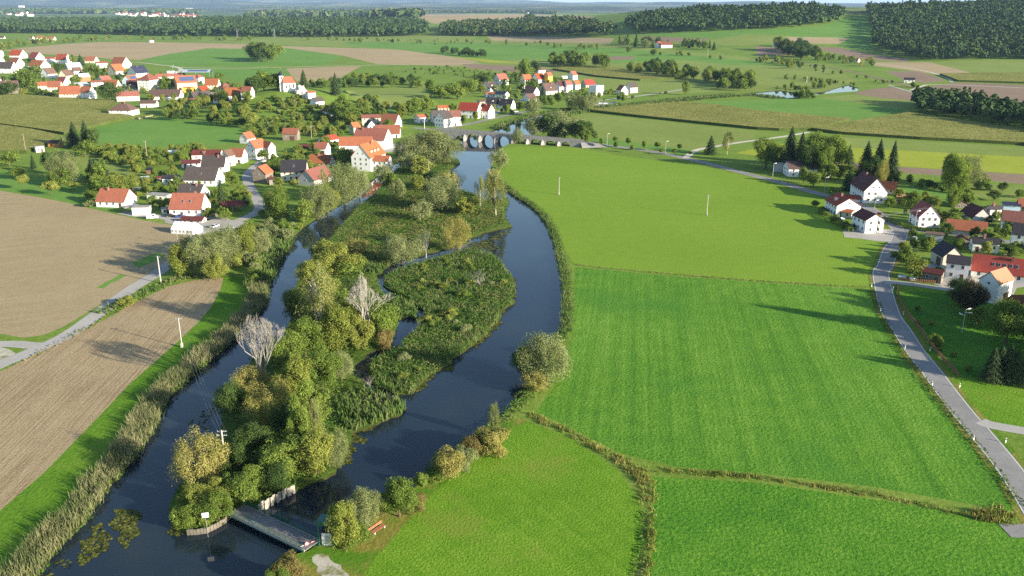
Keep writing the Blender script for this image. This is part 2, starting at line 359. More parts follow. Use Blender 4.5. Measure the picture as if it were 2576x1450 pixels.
Z = [('ground', 'g_base', None),
 ('far_plain', 'g_far', tileco('D', '-3000 60 -400 52 1040 45 1200 34 3000 40 60000 11 60000 9.7 -60000 9.7 -60000 12')),
 ('plain_meadow', 'm_dull', tileco('D', '500 99 700 97 1000 99 1300 104 1560 112 1700 128 1900 146 2060 164 2160 200 2060 240 1900 228 1700 236 1560 230 1300 190 1100 165 900 120 500 104')),
 # far fields
 ('field', 'f_far', tileco('D', '1037 37 1299 36 1385 38 1500 41 1441 53 1360 55 1299 54 1090 60')),
 ('meadow', 'm_dull', tileco('D', '740 85 1000 88 1200 92 1180 105 900 103 700 104 640 100')),
 ('field', 'f_far', tileco('D', '1223 91 1400 93 1546 97 1535 110 1401 107 1240 103')),
 ('meadow', 'm_green', tileco('D', '900 106 1200 108 1560 122 1900 155 2060 168 1890 164 1600 166 1450 150 1200 152 1000 125 850 114')),
 ('meadow', 'm_yel', tileco('D', '1130 142 1200 147 1330 161 1230 158')),
 ('meadow', 'm_dull', tileco('D', '1540 160 1700 150 1850 165 1905 180 1790 195 1600 185')),
 ('field', 'f_dk', tileco('D', '1470 142 1600 143 1590 150 1500 152')),
 ('field', 'f_far', tileco('D', '8 128 60 120 180 110 255 106 400 107 621 111 700 116 1000 125 1130 142 1205 156 1150 166 950 162 860 140 720 121 640 124 520 122 420 139 352 151 300 150 200 142 100 136')),
 ('meadow', 'm_green', tileco('D', '352 151 430 135 530 122 640 124 720 121 862 141 820 163 600 168 430 166')),
 ('field', 'f_far', tileco('D', '719 173 910 166 859 194 835 209 781 209 749 207 735 192')),
 ('meadow', 'm_green', tileco('D', '430 169 600 172 717 173 737 196 750 212 640 212 560 196 440 181')),
 ('field', 'f_dk', tileco('D', '1160 160 1330 168 1420 180 1330 184 1180 172')),
 ('maize_field', 'g_base', tileco('D', '1390 176 1440 170 1560 175 1620 190 1700 200 1610 204 1500 194')),
 ('meadow', 'm_dull', tileco('D', '868 226 960 222 1075 215 1092 240 1060 256 960 276 900 262')),
 ('meadow', 'm_green', tileco('D', '915 270 1000 278 1010 300 960 296 905 290')),
 # left
 ('maize_field', 'g_base', tileco('D', '-300 262 0 243 60 243 150 249 290 258 270 280 231 280 347 299 300 306 242 320 161 340 80 328 0 317 -300 300')),
 ('maize_field', 'g_base', tileco('D', '-300 302 0 320 80 331 148 346 110 372 67 387 0 387 -300 396')),
 ('meadow', 'm_green', tileco('D', '242 320 300 308 347 302 430 297 538 309 621 328 592 358 479 374 363 366 247 358')),
 ('meadow', 'm_green', tileco('D', '-400 428 0 428 60 440 200 470 250 500 340 530 270 533 100 494 0 478 -400 452')),
 ('garden_lawn', 'm_dull', tileco('D', '190 385 240 382 330 395 340 440 280 455 210 430')),
 ('field', 'f_big', tileco('D', '-500 440 0 480 100 497 180 513 250 530 350 553 440 568 490 580 520 598 470 640 428 668 330 718 250 768 160 822 110 843 60 850 0 840 -500 790')),
 ('grass_patch', 'm_green', tileco('D', '332 662 396 636 420 640 392 655 350 676')),
 ('grass_patch', 'm_green', tileco('D', '238 724 300 690 314 693 258 727')),
 ('bank_grass', 'bankgrass', tileco('D', '540 690 612 700 640 690 690 640 720 600 745 590 702 665 676 720 662 770 610 832 560 878 470 955 410 1015 390 1070 330 1160 270 1225 215 1310 150 1370 90 1448 60 1475 0 1560 -300 1800 -700 1900 -700 1400 -300 1200 0 1040')),
 ('field', 'f_near', tileco('D', '478 708 520 700 562 699 556 725 530 775 495 815 440 866 330 963 220 1078 110 1190 0 1285 -300 1600 -900 1700 -700 1300 -300 1060 -60 975 0 936 110 882 200 838 330 766 420 722')),
 # right bank meadows
 ('meadow', 'm_light', tileco('D', '1268 376 1300 367 1370 372 1440 372 1600 398 1740 413 1900 446 2075 500 2085 540 2140 590 2162 602 2236 600 2205 655 2190 724 1950 708 1700 690 1446 664 1412 620 1385 560 1335 508 1298 488 1268 462 1252 430 1256 400')),
 ('meadow', 'm_deep', tileco('D', '1446 672 1700 696 1950 714 2190 729 2205 780 2262 890 2400 1068 2520 1200 2590 1290 2530 1284 2200 1225 1900 1190 1700 1175 1560 1140 1440 1080 1348 1036 1400 965 1440 850')),
 ('verge', 'verge', tileco('D', '776 1390 800 1360 835 1340 905 1310 1000 1256 1045 1232 1065 1204 1104 1164 1155 1134 1215 1094 1300 1050 1400 1090 1200 1300 900 1600 640 1600 680 1475 692 1428 722 1402')),
 ('meadow', 'm_near', tileco('D', '1325 1062 1440 1104 1550 1180 1612 1262 1618 1350 1596 1450 1560 1620 820 1620 930 1420 1010 1330 1090 1240 1200 1152 1280 1080')),
 ('meadow', 'm_dark', tileco('D', '1642 1200 1900 1214 2300 1272 2550 1318 2700 1400 2900 1800 1580 1800 1632 1450 1645 1350 1634 1272')),
 ('gravel', 'gravel', tileco('D', '783 1402 812 1391 835 1408 862 1432 888 1460 910 1620 800 1620 806 1450')),
 ('gravel', 'gravel', tileco('D', '-120 870 0 868 22 878 34 890 24 903 0 916 -120 960')),
 # right middle distance
 ('maize_field', 'g_base', tileco('D', '1476 281 1616 268 1716 261 1800 268 1906 284 2139 304 2100 316 2044 328 1960 330 1906 327 1750 311 1616 297')),
 ('meadow', 'm_green', tileco('D', '1726 257 1883 253 1970 247 2061 247 2147 258 2295 282 2246 291 2165 306 2139 303 1906 284 1800 267')),
 ('field', 'f_dk', tileco('D', '2147 236 2180 226 2246 219 2300 232 2345 248 2308 255 2210 246')),
 ('meadow', 'm_dull', tileco('D', '2061 247 2147 238 2210 247 2308 256 2295 281 2200 264')),
 ('maize_field', 'g_base', tileco('D', '2044 329 2165 307 2287 288 2420 308 2576 331 2900 380 2900 420 2576 366 2313 352 2117 339')),
 ('meadow', 'm_dull', tileco('D', '2100 345 2313 355 2576 370 2900 425 2900 445 2576 395 2120 371')),
 ('meadow', 'm_yel', tileco('D', '1850 385 1960 362 2120 371 2576 395 2900 445 2900 500 2576 438 2260 419 2098 405 1960 400')),
 ('field', 'f_dk', tileco('D', '2060 405 2098 406 2260 420 2576 439 2900 502 2900 540 2576 464 2354 441 2233 433 2090 425')),
 ('meadow', 'm_dull', tileco('D', '1440 292 1476 284 1616 300 1750 314 1906 330 1895 348 1850 362 1760 380 1500 346 1440 330')),
 ('meadow', 'm_green', tileco('D', '1500 346 1760 382 1740 398 1600 374 1480 356')),
 # right far and hillside
 ('field', 'f_far', tileco('D', '2192 157 2340 157 2453 186 2362 189 2280 176 2200 166')),
 ('meadow', 'm_dull', tileco('D', '2340 158 2420 153 2576 150 2900 150 2900 190 2576 185 2453 185')),
 ('field', 'f_dk', tileco('D', '2227 180 2313 180 2381 203 2327 210 2270 200')),
 ('maize_field', 'g_base', tileco('D', '2364 189 2460 187 2576 187 2900 190 2900 222 2576 211 2410 206')),
 ('field', 'f_dk', tileco('D', '2335 219 2408 208 2576 214 2900 226 2900 330 2576 277 2475 257 2381 238')),
 ('field', 'f_dk', tileco('D', '1900 117 1950 120 2000 128 1990 140 1905 138')),
 ('field', 'f_dk', tileco('D', '2040 118 2110 120 2200 138 2290 150 2280 156 2170 150 2080 130')),
 ('meadow', 'm_green', tileco('D', '1575 90 1700 84 1883 74 2000 71 2080 62 2124 43 2180 46 2200 94 2200 122 2150 128 2110 116 2000 96 1883 90 1780 96 1700 94')),
 ('meadow', 'm_dull', tileco('D', '1760 106 1830 94 1883 86 1985 91 1965 106 1883 116 1800 113')),
 ('field', 'f_far', tileco('D', '1975 93 2100 95 2138 98 2110 111 2000 110')),
 ('field', 'f_dk', tileco('D', '1612 91 1700 95 1785 98 1760 107 1620 103')),
 ('lawn', 'm_near', tileco('D', '2240 726 2300 724 2430 738 2700 775 2900 900 2900 1145 2600 1082 2535 1068 2492 1058 2440 1015 2400 965 2345 890 2290 800 2255 760')),
 ('lawn', 'm_dark', tileco('D', '2252 740 2300 732 2440 745 2700 790 2900 960 2700 965 2560 955 2425 948 2380 900 2310 810')),
 ('meadow', 'm_green', tileco('D', '2255 466 2300 470 2395 480 2392 512 2330 506 2262 492')),
 ('meadow', 'm_dull', tileco('D', '2415 458 2500 466 2640 478 2700 512 2576 506 2480 500 2420 486')),
 ('river', None, RIVER),
 ('island', 'isl', ISL_A), ('island', 'isl', ISL_B), ('island_meadow', 'islm', ISL_UP),
]
def subdiv(poly, step):
    out = []
    for i in range(len(poly)):
        a, b = poly[i], poly[(i + 1) % len(poly)]
        k = max(1, min(60, int(math.dist(a, b) / step)))
        out += [(a[0] + (b[0] - a[0]) * j / k, a[1] + (b[1] - a[1]) * j / k) for j in range(k)]
    return out
def wpoly(poly, name=''):
    far = min(p[1] for p in poly) < 175
    pts = subdiv(poly, 14 if far else 22)
    if name in ('gravel', 'verge', 'grass_patch', 'bank_grass', 'island'):
        rr = random.Random(len(poly)); W = [Vector(hit(*p)[:2]) for p in subdiv(poly, 12)]; out = []
        for i, p in enumerate(W):
            d = W[(i + 1) % len(W)] - W[i - 1]; k = min(0.8, .3 * min((W[i] - W[i - 1]).length, (W[(i + 1) % len(W)] - W[i]).length))
            nn = Vector((-d.y, d.x)).normalized() * rr.uniform(-k, k); out.append((p.x + nn.x, p.y + nn.y))
        return out
    return [hit(*p)[:2] for p in pts]
pts2, faces2, seen = [], [], {}
def addpt(x, y):
    k = (round(x, 2), round(y, 2))
    if k not in seen: seen[k] = len(pts2); pts2.append(Vector((x, y)))
    return seen[k]
WP = []
for name, mk, poly in Z:
    if poly is None: w = [(-40000, -300), (40000, -300), (40000, 60000), (-40000, 60000)]
    else: w = wpoly(poly, name)
    ar = sum(w[i - 1][0] * w[i][1] - w[i][0] * w[i - 1][1] for i in range(len(w)))
    if ar < 0: w = w[::-1]
    WP.append(w)
    f = [addpt(*p) for p in w]; f = [f[i] for i in range(len(f)) if f[i] != f[i - 1]]
    faces2.append(f)
for ix in range(-31, 4):
    for iy in range(0, 36): addpt(-203 + (ix + 14) * 13 + 0.37, 600 + iy * 13 + 0.61)
for iy in range(0, 62):
    for ix in range(-26, 40): addpt(ix * 62 + 3.3, 1260 + iy * 60 + 1.7)
cv, ce, cf, _, _, of = geometry.delaunay_2d_cdt(pts2, [], faces2, 0, 1e-4, True)
zone = [max(o) if o else 0 for o in of]
hz = [hgt(v.x, v.y) for v in cv]
LIFT = {'maize_field': 2.1}
def zone_obj(zi):
    idx = {}; V = []; F = []
    name, mk, _ = Z[zi]; up = LIFT.get(name, 0)
    for f, z in zip(cf, zone):
        if z != zi: continue
        t = []
        for i in f:
            if i not in idx: idx[i] = len(V); V.append((cv[i].x, cv[i].y, hz[i] + up))
            t.append(idx[i])
        F.append(t)
    if not F: return
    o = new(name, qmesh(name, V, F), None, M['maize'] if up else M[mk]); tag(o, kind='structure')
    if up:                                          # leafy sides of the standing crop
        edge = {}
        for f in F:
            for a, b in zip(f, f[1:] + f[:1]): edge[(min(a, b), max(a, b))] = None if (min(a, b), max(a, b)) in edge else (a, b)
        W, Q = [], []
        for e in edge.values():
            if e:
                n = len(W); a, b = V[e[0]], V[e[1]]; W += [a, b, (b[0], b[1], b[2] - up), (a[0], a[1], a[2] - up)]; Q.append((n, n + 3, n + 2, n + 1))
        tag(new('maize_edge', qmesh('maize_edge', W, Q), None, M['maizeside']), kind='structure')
    return o
for zi in range(len(Z)):
    if Z[zi][1]: zone_obj(zi)
# river bank: vertical earth step from the land down under the water
rv = max(i for i, z in enumerate(Z) if z[0] == 'river')
ed = {}
for f, z in zip(cf, zone):
    n = len(f)
    for i in range(n):
        a, b = f[i], f[(i + 1) % n]
        ed.setdefault((min(a, b), max(a, b)), []).append((z, a, b))
V, F = [], []
for k, l in ed.items():
    if len(l) == 2 and (l[0][0] == rv) != (l[1][0] == rv):
        z, a, b = l[0] if l[0][0] != rv else l[1]
        q = len(V); pa, pb = cv[a], cv[b]
        V += [(pa.x, pa.y, 0), (pb.x, pb.y, 0), (pb.x, pb.y, -1.6), (pa.x, pa.y, -1.6)]; F.append((q, q + 1, q + 2, q + 3))
tag(new('river_bank', qmesh('river_bank', V, F), None, M['bank']), kind='structure')

# ------------------------------------------------------------------ water
t = NT('river_water'); v = t.coord()
dp = t.noise(v, 0.02, 4, 0.55)
t.base(t.ramp(dp, [(0.35, (0.006, 0.012, 0.021)), (0.55, (0.010, 0.018, 0.027)), (0.7, (0.018, 0.027, 0.027))]), 0.04)
t.b.inputs['IOR'].default_value = 1.33; t.b.inputs['Specular IOR Level'].default_value = 0.5
t.bump(t.noise(v, 0.55, 3, 0.5), 0.05, 0.05)
M['water'] = t.m
WZ = -0.45
xs = [p[0] for p in WP[rv]]; ys = [p[1] for p in WP[rv]]
V = [(min(xs) - 15, min(ys) - 15, WZ), (max(xs) + 15, min(ys) - 15, WZ), (max(xs) + 15, max(ys) + 15, WZ), (min(xs) - 15, max(ys) + 15, WZ)]
tag(new('river', qmesh('river', V, [(0, 1, 2, 3)]), None, M['water']), kind='structure')

# ------------------------------------------------------------------ roads and tracks
def smooth(P, n=8):
    out = []
    for i in range(len(P) - 1):
        p0, p1, p2, p3 = P[max(0, i - 1)], P[i], P[i + 1], P[min(len(P) - 1, i + 2)]
        for j in range(n):
            t = j / n
            out.append(tuple(0.5 * (2 * b + (c - a) * t + (2 * a - 5 * b + 4 * c - d) * t * t + (3 * b - a - 3 * c + d) * t ** 3) for a, b, c, d in zip(p0, p1, p2, p3)))
    out.append(P[-1]); return out
def ribbon(name, mat, pts, width, lift=0.05, zs=None, skirt=0, tile='D', off=0.0):
    P = tileco(tile, pts) if isinstance(pts, str) else pts
    W = []
    for i, p in enumerate(P):
        z = zs[i] if zs else None
        W.append(at(p[0], p[1], z) if z else hit(*p))
    W = smooth(W)
    V, F = [], []
    for i, p in enumerate(W):
        a = Vector(W[max(0, i - 1)]); b = Vector(W[min(len(W) - 1, i + 1)])
        d = (b - a); d.z = 0; d.normalize(); nrm = Vector((-d.y, d.x, 0))
        c = Vector(p) + nrm * off
        zz = (p[2] if zs else hgt(c.x, c.y)) + lift
        row = []
        if skirt: row.append((c - nrm * (width / 2 + skirt), -0.2))
        row += [(c - nrm * width / 2, zz), (c + nrm * width / 2, zz)]
        if skirt: row.append((c + nrm * (width / 2 + skirt), -0.2))
        V += [(q.x, q.y, z_) for q, z_ in row]
        k = len(row)
        if i:
            b0 = (i - 1) * k
            for j in range(k - 1): F.append((b0 + j, b0 + j + 1, b0 + k + j + 1, b0 + k + j))
    o = new(name, qmesh(name, V, F), None, M[mat] if isinstance(mat, str) else mat)
    tag(o, kind='structure'); return o, W
MAINROAD = '2900 1900 2720 1480 2600 1273 2539.5 1181 2460 1083 2425 1043 2383 989 2343 935 2300 881 2266 827 2238 782 2216 693 2227 669 2241 629 2260 605 2263 583 2243 562 2217 545.5 2179 521 2112 500 2044.5 484 1964 459.5 1883 439 1760 407 1670 387 1589 374 1530 367'
ribbon('verge_strip', 'verge', MAINROAD, 8.2, 0.025)
_, MR = ribbon('road', 'asph', MAINROAD, 5.6, 0.05)
M['line'] = plain_mat('road_paint_white', (0.62, 0.62, 0.6), 0.6, 0.12, 0.8)
for sgn in (-1, 1):
    ribbon('road_edge_line', 'line', MAINROAD, 0.16, 0.056, off=sgn * 2.55)
ribbon('road', 'asph', '1530 367 1500 361.5 1458 357.5', 5.6, 0.05, zs=[0.05, 1.6, 3.0], skirt=4)
ribbon('road', 'asph', '1124 323.5 1160 316.5 1200 308 1244 297 1290 288 1340 278 1388 267.5', 5.5, 0.06)
ribbon('road', 'asph', '1040 322 1085 326 1124 323.5', 6, 0.07)
ribbon('lane', 'asph', '2262 585 2300 580 2376 588 2440 593 2520 606 2700 640', 5, 0.056)
ribbon('lane', 'lane', '2226 709 2290 715 2381 728 2420 733', 4, 0.058)
ribbon('lane', 'lane', '2466 1060 2490 1069 2530 1077 2576 1085 2760 1118', 4, 0.058)
ribbon('lane', 'asph', '2528 1336 2550 1336 2600 1338 2700 1350', 4.2, 0.058)
ribbon('lane', 'lane', '-200 1010 -80 955 0 918 50 898 100 876 170 843 250 787 330 728 380 698 420 670 450 645', 5.2, 0.05)
ribbon('lane', 'lane', '-200 868 -60 868 30 866 80 870 110 870', 4.6, 0.054)
ribbon('lane', 'lane', '480 600 525 578 565 568 619 548 651 530 650 508 632 478 621 446 632 428 652 412 668 398', 5.2, 0.055)
ribbon('lane', 'lane', '309 535 350 542 403 546 450 556 490 572 525 578', 6, 0.06)
ribbon('track', 'dirt', '1725 398 1750 379 1790 371 1860 359 1972 344 2034 333', 4.2, 0.06)
ribbon('track', 'dirt', '300 158 352 158 430 167 480 171 600 172 760 168.5 950 164 1210 160', 4.5, 0.08)
ribbon('track', 'dirt', '430 167 455 174 440 186 420 190', 6, 0.09)
ribbon('track', 'lane', '2235 214 2254 220.5 2300 234 2367 253 2400 262', 4, 0.08)
ribbon('track', 'dirt', '2290 228 2319 218 2340 213.5 2421 215 2576 222', 4, 0.08)
ribbon('track', 'dirt', '2200 160 2260 168 2330 180 2380 195 2395 207', 4, 0.08)
ribbon('lane', 'lane', '1388 267.5 1450 259 1520 252 1584 245 1656 235 1720 225', 5, 0.07)
ribbon('lane', 'lane', '1240 290 1290 262 1330 246 1400 232 1450 238', 5, 0.07)
ribbon('lane', 'lane', '60 260 130 232 220 228 300 218 360 205 420 190', 5, 0.09)
ribbon('railway_embankment', 'f_dk', '1900 140 1937 147 2000 156 2071 167 2150 183 2227 202 2320 225 2475 258 2560 285', 7, 0.12)
for x, y, w, a in ((985, 372, 22, 0), (520, 568, 16, 0), (2200, 590, 15, 0), (1300, 285, 14, 0), (1500, 262, 20, 0), (2440, 700, 22, 0), (480, 548, 14, 0), (660, 395, 12, 0), (560, 235, 24, 0), (330, 225, 26, 0)):
    p = hit(x, y); k = 14; rr = random.Random(x)
    V = [(p[0], p[1], 0.04)] + [(p[0] + math.cos(i * 6.2832 / k) * w * rr.uniform(.7, 1.1), p[1] + math.sin(i * 6.2832 / k) * w * rr.uniform(.6, 1), 0.04) for i in range(k)]
    if hgt(p[0], p[1]) > 0.5: continue
    tag(new('yard', qmesh('yard', V, [(0, i + 1, (i + 1) % k + 1) for i in range(k)]), None, M['yard']), kind='structure')
# far hills on the horizon
t = NT('far_hill_woods'); v = t.coord()
t.base(t.ramp(t.noise(v, 0.0012, 6, 0.6), [(0.35, (0.012, 0.025, 0.012)), (0.52, (0.03, 0.05, 0.02)), (0.62, (0.12, 0.13, 0.06))]), 1.0)
M['hills'] = t.m
def ridge(dist, depth, x0, x1, fz, n=120):
    V, F = [], []
    prof = (0, 0.35, 0.75, 1.0, 0.8, 0.3, 0)
    for i in range(n + 1):
        x = x0 + (x1 - x0) * i / n
        for j, s in enumerate(prof):
            wob = 0.12 * math.sin(x * 0.0011 + j) + 0.08 * math.sin(x * 0.0031 + j * 2)
            V.append((x, dist + depth * j / 6, -3 + fz(x) * s * (1 + wob)))
    m = len(prof)
    for i in range(n):
        for j in range(m - 1): F.append((i * m + j, (i + 1) * m + j, (i + 1) * m + j + 1, i * m + j + 1))
    tag(new('hills', qmesh('hills', V, F), None, M['hills']), kind='structure')
ridge(9500, 3500, -9000, 9000, lambda x: 40 + 26 * math.sin(x * 0.0007 + 1) + 20 * sstep(0, -4000, x))
ridge(15000, 4000, -14000, 14000, lambda x: 85 + 30 * math.sin(x * 0.00045) + 75 * sstep(2000, -6000, x))
ridge(22000, 5000, -20000, 20000, lambda x: 120 + 25 * math.sin(x * 0.0003 + 2) + 150 * sstep(3000, -6000, x))
# ------------------------------------------------------------------ buildings
HOUSES = []       # (x, y, radius) of every footprint, for keeping plants out of walls
def win_mesh(w, h):
    mb = MB(); f = 0.09
    mb.box((0, -0.01, 0), (w - 2 * f, 0.04, h - 2 * f), 0, 1)
    mb.box((0, -0.03, h / 2 - f / 2), (w, 0.08, f)); mb.box((0, -0.03, -h / 2 + f / 2), (w, 0.08, f))
    mb.box((-w / 2 + f / 2, -0.03, 0), (f, 0.08, h - 2 * f)); mb.box((w / 2 - f / 2, -0.03, 0), (f, 0.08, h - 2 * f))
    mb.box((0, -0.033, 0), (0.06, 0.05, h - 2 * f))
    me = mb.mesh('window'); me.materials.append(M['frame']); me.materials.append(M['glass']); return me
WIN = {'n': win_mesh(1.05, 1.35), 's': win_mesh(0.8, 0.9), 'w': win_mesh(1.9, 1.4)}
mb = MB(); mb.box((0, -0.03, 0), (1.1, 0.1, 2.1)); DOOR = mb.mesh('door'); DOOR.materials.append(M['door'])
mb = MB(); mb.box((0, -0.03, 0), (3.2, 0.1, 3.0)); BARNDOOR = mb.mesh('barn_door'); BARNDOOR.materials.append(M['door'])
mb = MB(); mb.box((0, -0.03, 0), (2.6, 0.1, 2.1)); GDOOR = mb.mesh('garage_door'); GDOOR.materials.append(M['gwall'])
mb = MB(); mb.box((0, 0, 0.03), (0.9, 1.3, 0.12)); mb.box((0, 0, 0.1), (0.7, 1.1, 0.04), 0, 1)
SKYL = mb.mesh('skylight'); SKYL.materials.append(M['metal']); SKYL.materials.append(M['glass'])
mb = MB(); mb.box((0, 0, 0.3), (0.75, 0.75, 2.0)); mb.box((0, 0, 1.36), (0.9, 0.9, 0.12))
CHIM = mb.mesh('chimney'); CHIM.materials.append(M['chim'])
CHIMW = CHIM.copy(); CHIMW.materials[0] = M['white']

def fit(bb, split, ratio, pitch, typ):
    x0, y0, x1, y1 = bb
    ax, ay = (x0 + x1) / 2, y1; Wd = 8.0; Ht = 7.0
    sg = 1 if split >= 0 else -1; s = min(0.97, max(0.02, abs(split)))
    for it in range(40):
        c = hit(ax, ay); az = math.atan2(c[0], c[1])
        th = sg * math.atan(s / (1 - s) * ratio)
        a = th - az
        L = Wd * ratio
        ca, sa = math.cos(a), math.sin(a)
        rh = min(pitch * Wd / 2, Ht * 0.62); ev = Ht - rh
        P = [(i * L / 2, j * Wd / 2, k) for i in (-1, 1) for j in (-1, 1) for k in (0, ev)]
        P += [(i * L / 2 * (1 if typ != 'p' else max(0.0, 1 - Wd / L)), 0, Ht) for i in (-1, 1)]
        Q = [proj(c[0] + x * ca - y * sa, c[1] + x * sa + y * ca, c[2] + z) for x, y, z in P]
        bx0 = min(q[0] for q in Q); bx1 = max(q[0] for q in Q); by0 = min(q[1] for q in Q); by1 = max(q[1] for q in Q)
        Wd *= ((x1 - x0) / (bx1 - bx0)) ** 0.8
        ax += ((x0 + x1) - (bx0 + bx1)) / 2
        ay += (y1 - by1) * 0.8
        Ht = max(2.3, Ht + ((y1 - y0) - (by1 - by0)) * Q[0][2] / FD * 0.7)
        Ht = min(Ht, 20)
    return c, a, L, Wd, ev, rh

def building(name, cat, label, bb, split, ratio, pitch, typ, rk, wk, ex='', group=None, chim=None):
    c, a, L, Wd, ev, rh = fit(bb, split, ratio, pitch, typ)
    HOUSES.append((c[0], c[1], math.hypot(L, Wd) / 2, L, Wd, a))
    root = empty(name, c, a, label, cat, group)
    hl, hw = L / 2, Wd / 2
    rnd = random.Random(label)
    px_h = bb[3] - bb[1]
    # walls
    if 'o' not in ex:
        mb = MB()
        if typ in 'pf' or rh < 0.3:
            mb.box((0, 0, ev / 2 - 0.3), (L, Wd, ev + 0.6))
        else:
            for s in (-1, 1):
                pts = [(s * hl, -hw, -0.6), (s * hl, hw, -0.6), (s * hl, hw, ev), (s * hl, 0, ev + rh), (s * hl, -hw, ev)]
                mb.face(pts if s > 0 else pts[::-1])
                q = [(-hl, s * hw, -0.6), (hl, s * hw, -0.6), (hl, s * hw, ev), (-hl, s * hw, ev)]
                mb.face(q if s < 0 else q[::-1])
        mb.build('wall', M[wk], root)
    else:
        for i in (-1, 0, 1):
            for j in (-1, 1):
                if L < 8 and i == 0: continue
                mb = MB(); mb.box((i * (hl - 0.2), j * (hw - 0.2), ev / 2), (0.25, 0.25, ev)); mb.build('post', M[wk], root)
    # roof
    mb = MB(); th = 0.22; oe, og = (0.45, 0.3) if px_h > 12 else (0.25, 0.15)
    if typ == 'f' or rh < 0.3:
        mb.box((0, 0, ev + 0.12), (L + 0.5, Wd + 0.5, 0.24))
    elif typ == 'p':
        rl = max(0.05, hl - hw); e = oe; zb = ev - e * rh / hw
        A = [(-hl - e, -hw - e, zb), (hl + e, -hw - e, zb), (hl + e, hw + e, zb), (-hl - e, hw + e, zb)]
        T = [(-rl, 0, ev + rh), (rl, 0, ev + rh)]
        mb.face([A[0], A[1], T[1], T[0]]); mb.face([A[1], A[2], T[1]]); mb.face([A[2], A[3], T[0], T[1]]); mb.face([A[3], A[0], T[0]])
        B = [(x, y, z - th) for x, y, z in A]
        for i in range(4):
            j = (i + 1) % 4; mb.face([B[i], B[j], A[j], A[i]])
        mb.face(B[::-1])
    else:
        sl_ = rh / hw
        for s in (-1, 1):
            e0 = (s * (hw + oe), ev - oe * sl_); r0 = (0, ev + rh)
            prof = [(e0[0], e0[1] + 0.02), (r0[0], r0[1] + 0.02), (r0[0], r0[1] + th), (e0[0], e0[1] + th)]
            v = [(x, y, z) for x in (-hl - og, hl + og) for y, z in prof]
            fs = [(0, 1, 2, 3), (7, 6, 5, 4), (3, 2, 6, 7), (0, 4, 5, 1), (0, 3, 7, 4)]
            for f in fs:
                f = f if s > 0 else f[::-1]
                mb.face([v[i] for i in f])
    roof = mb.build('roof', M[rk], root)
    # chimney
    if 'c' in ex and rh > 0.5:
        for k in range(ex.count('c')):
            o = new('chimney', CHIMW if 'C' in ex else CHIM, roof)
            f = rnd.uniform(-0.3, 0.3) if typ != 'p' else 0.1
            o.location = (f * L * (1 if k == 0 else -1), rnd.choice((-1, 1)) * hw * 0.18, ev + rh * 0.82 + 0.35)
    cs = (-math.sin(a), math.cos(a))        # world direction of local +y
    toc = (-c[0], -c[1]); front = 1 if cs[0] * toc[0] + cs[1] * toc[1] > 0 else -1
    cx_ = (math.cos(a), math.sin(a)); gend = 1 if cx_[0] * toc[0] + cx_[1] * toc[1] > 0 else -1
    # things on the roof slope that faces the camera
    ang = math.atan2(rh, hw)
    def on_slope(me_or_mb, nm, u, t, mat=None):
        o = new(nm, me_or_mb, roof, mat)
        y = front * hw * (1 - t); z = ev + rh * t + th + 0.02
        o.location = (u * hl, y, z); o.rotation_euler = (-front * ang, 0, 0)
    n = ex.count('s')
    for k in range(n): on_slope(SKYL, 'skylight', -0.5 + (k + 0.5) / max(1, n) * 0.9 + 0.05, 0.45)
    if 'v' in ex:
        mb = MB(); sl_len = math.hypot(hw, rh); mb.box((0, 0, 0.06), (L * 0.72, sl_len * 0.6, 0.08)); on_slope(mb.mesh('solar_panel'), 'solar_panel', 0.1, 0.5, M['solar'])
    n = ex.count('d')
    for k in range(n):
        u = (-0.5 + (k + 0.5) / n) * 1.3
        mb = MB(); w_, d_ = 1.5, hw * 0.5; y0 = front * hw * 0.72; z0 = ev + rh * 0.28
        x = u * hl
        mb.box((x, y0 - front * d_ / 2, z0 + 0.65), (w_, d_, 1.5)); o = mb.build('dormer', M[wk], roof)
        mb = MB(); mb.box((x, y0 - front * d_ / 2 + front * 0.1, z0 + 1.5), (w_ + 0.4, d_ + 0.3, 0.16)); mb.build('dormer_roof', M[rk], roof)
        q = new('window', WIN['s'], root); q.location = (x, y0 + front * 0.02, z0 + 0.75); q.rotation_euler = (0, 0, 0 if front < 0 else math.pi)
    # windows and doors on the two walls turned to the camera
    if 'o' in ex or 'x' in ex: return root
    def put(me, nm, wall, u, z):
        o = new(nm, me, root)
        if wall == 'l': o.location = (u, front * hw, z); o.rotation_euler = (0, 0, 0 if front < 0 else math.pi)
        else: o.location = (gend * hl, u, z); o.rotation_euler = (0, 0, math.pi / 2 if gend > 0 else -math.pi / 2)
    barn = typ == 'b'
    fl = max(1, int(round(ev / 2.9)))
    big = 14 if px_h > 20 else 9
    lim = 3 if px_h < 17 else (4 if px_h < 30 else 6)
    if barn:
        if L > 7: put(BARNDOOR, 'barn_door', 'l', 0.15 * L, min(1.5, ev * 0.5))
        if L > 10: put(WIN['s'], 'window', 'l', -0.25 * L, ev * 0.6)
        if Wd > 6 and px_h > 15: put(WIN['s'], 'window', 'g', 0.0, ev * 0.9)
    elif typ == 'f':
        if 'g' in ex: put(GDOOR, 'garage_door', 'g' if Wd > 2.8 else 'l', 0, 1.1)
        else: put(WIN['n'], 'window', 'l', -0.2 * L, ev * 0.55); put(DOOR, 'door', 'l', 0.2 * L, 1.05)
    else:
        n = max(1, min(lim, int(L / 3.0)))
        dk = rnd.randrange(n) if n > 1 else -1
        for f in range(fl):
            for k in range(n):
                u = (-0.5 + (k + 0.5) / n) * L * 0.92
                if f == 0 and k == dk: put(DOOR, 'door', 'l', u, 1.05)
                elif rnd.random() < 0.9: put(WIN['n'], 'window', 'l', u, (f + 0.58) * ev / fl)
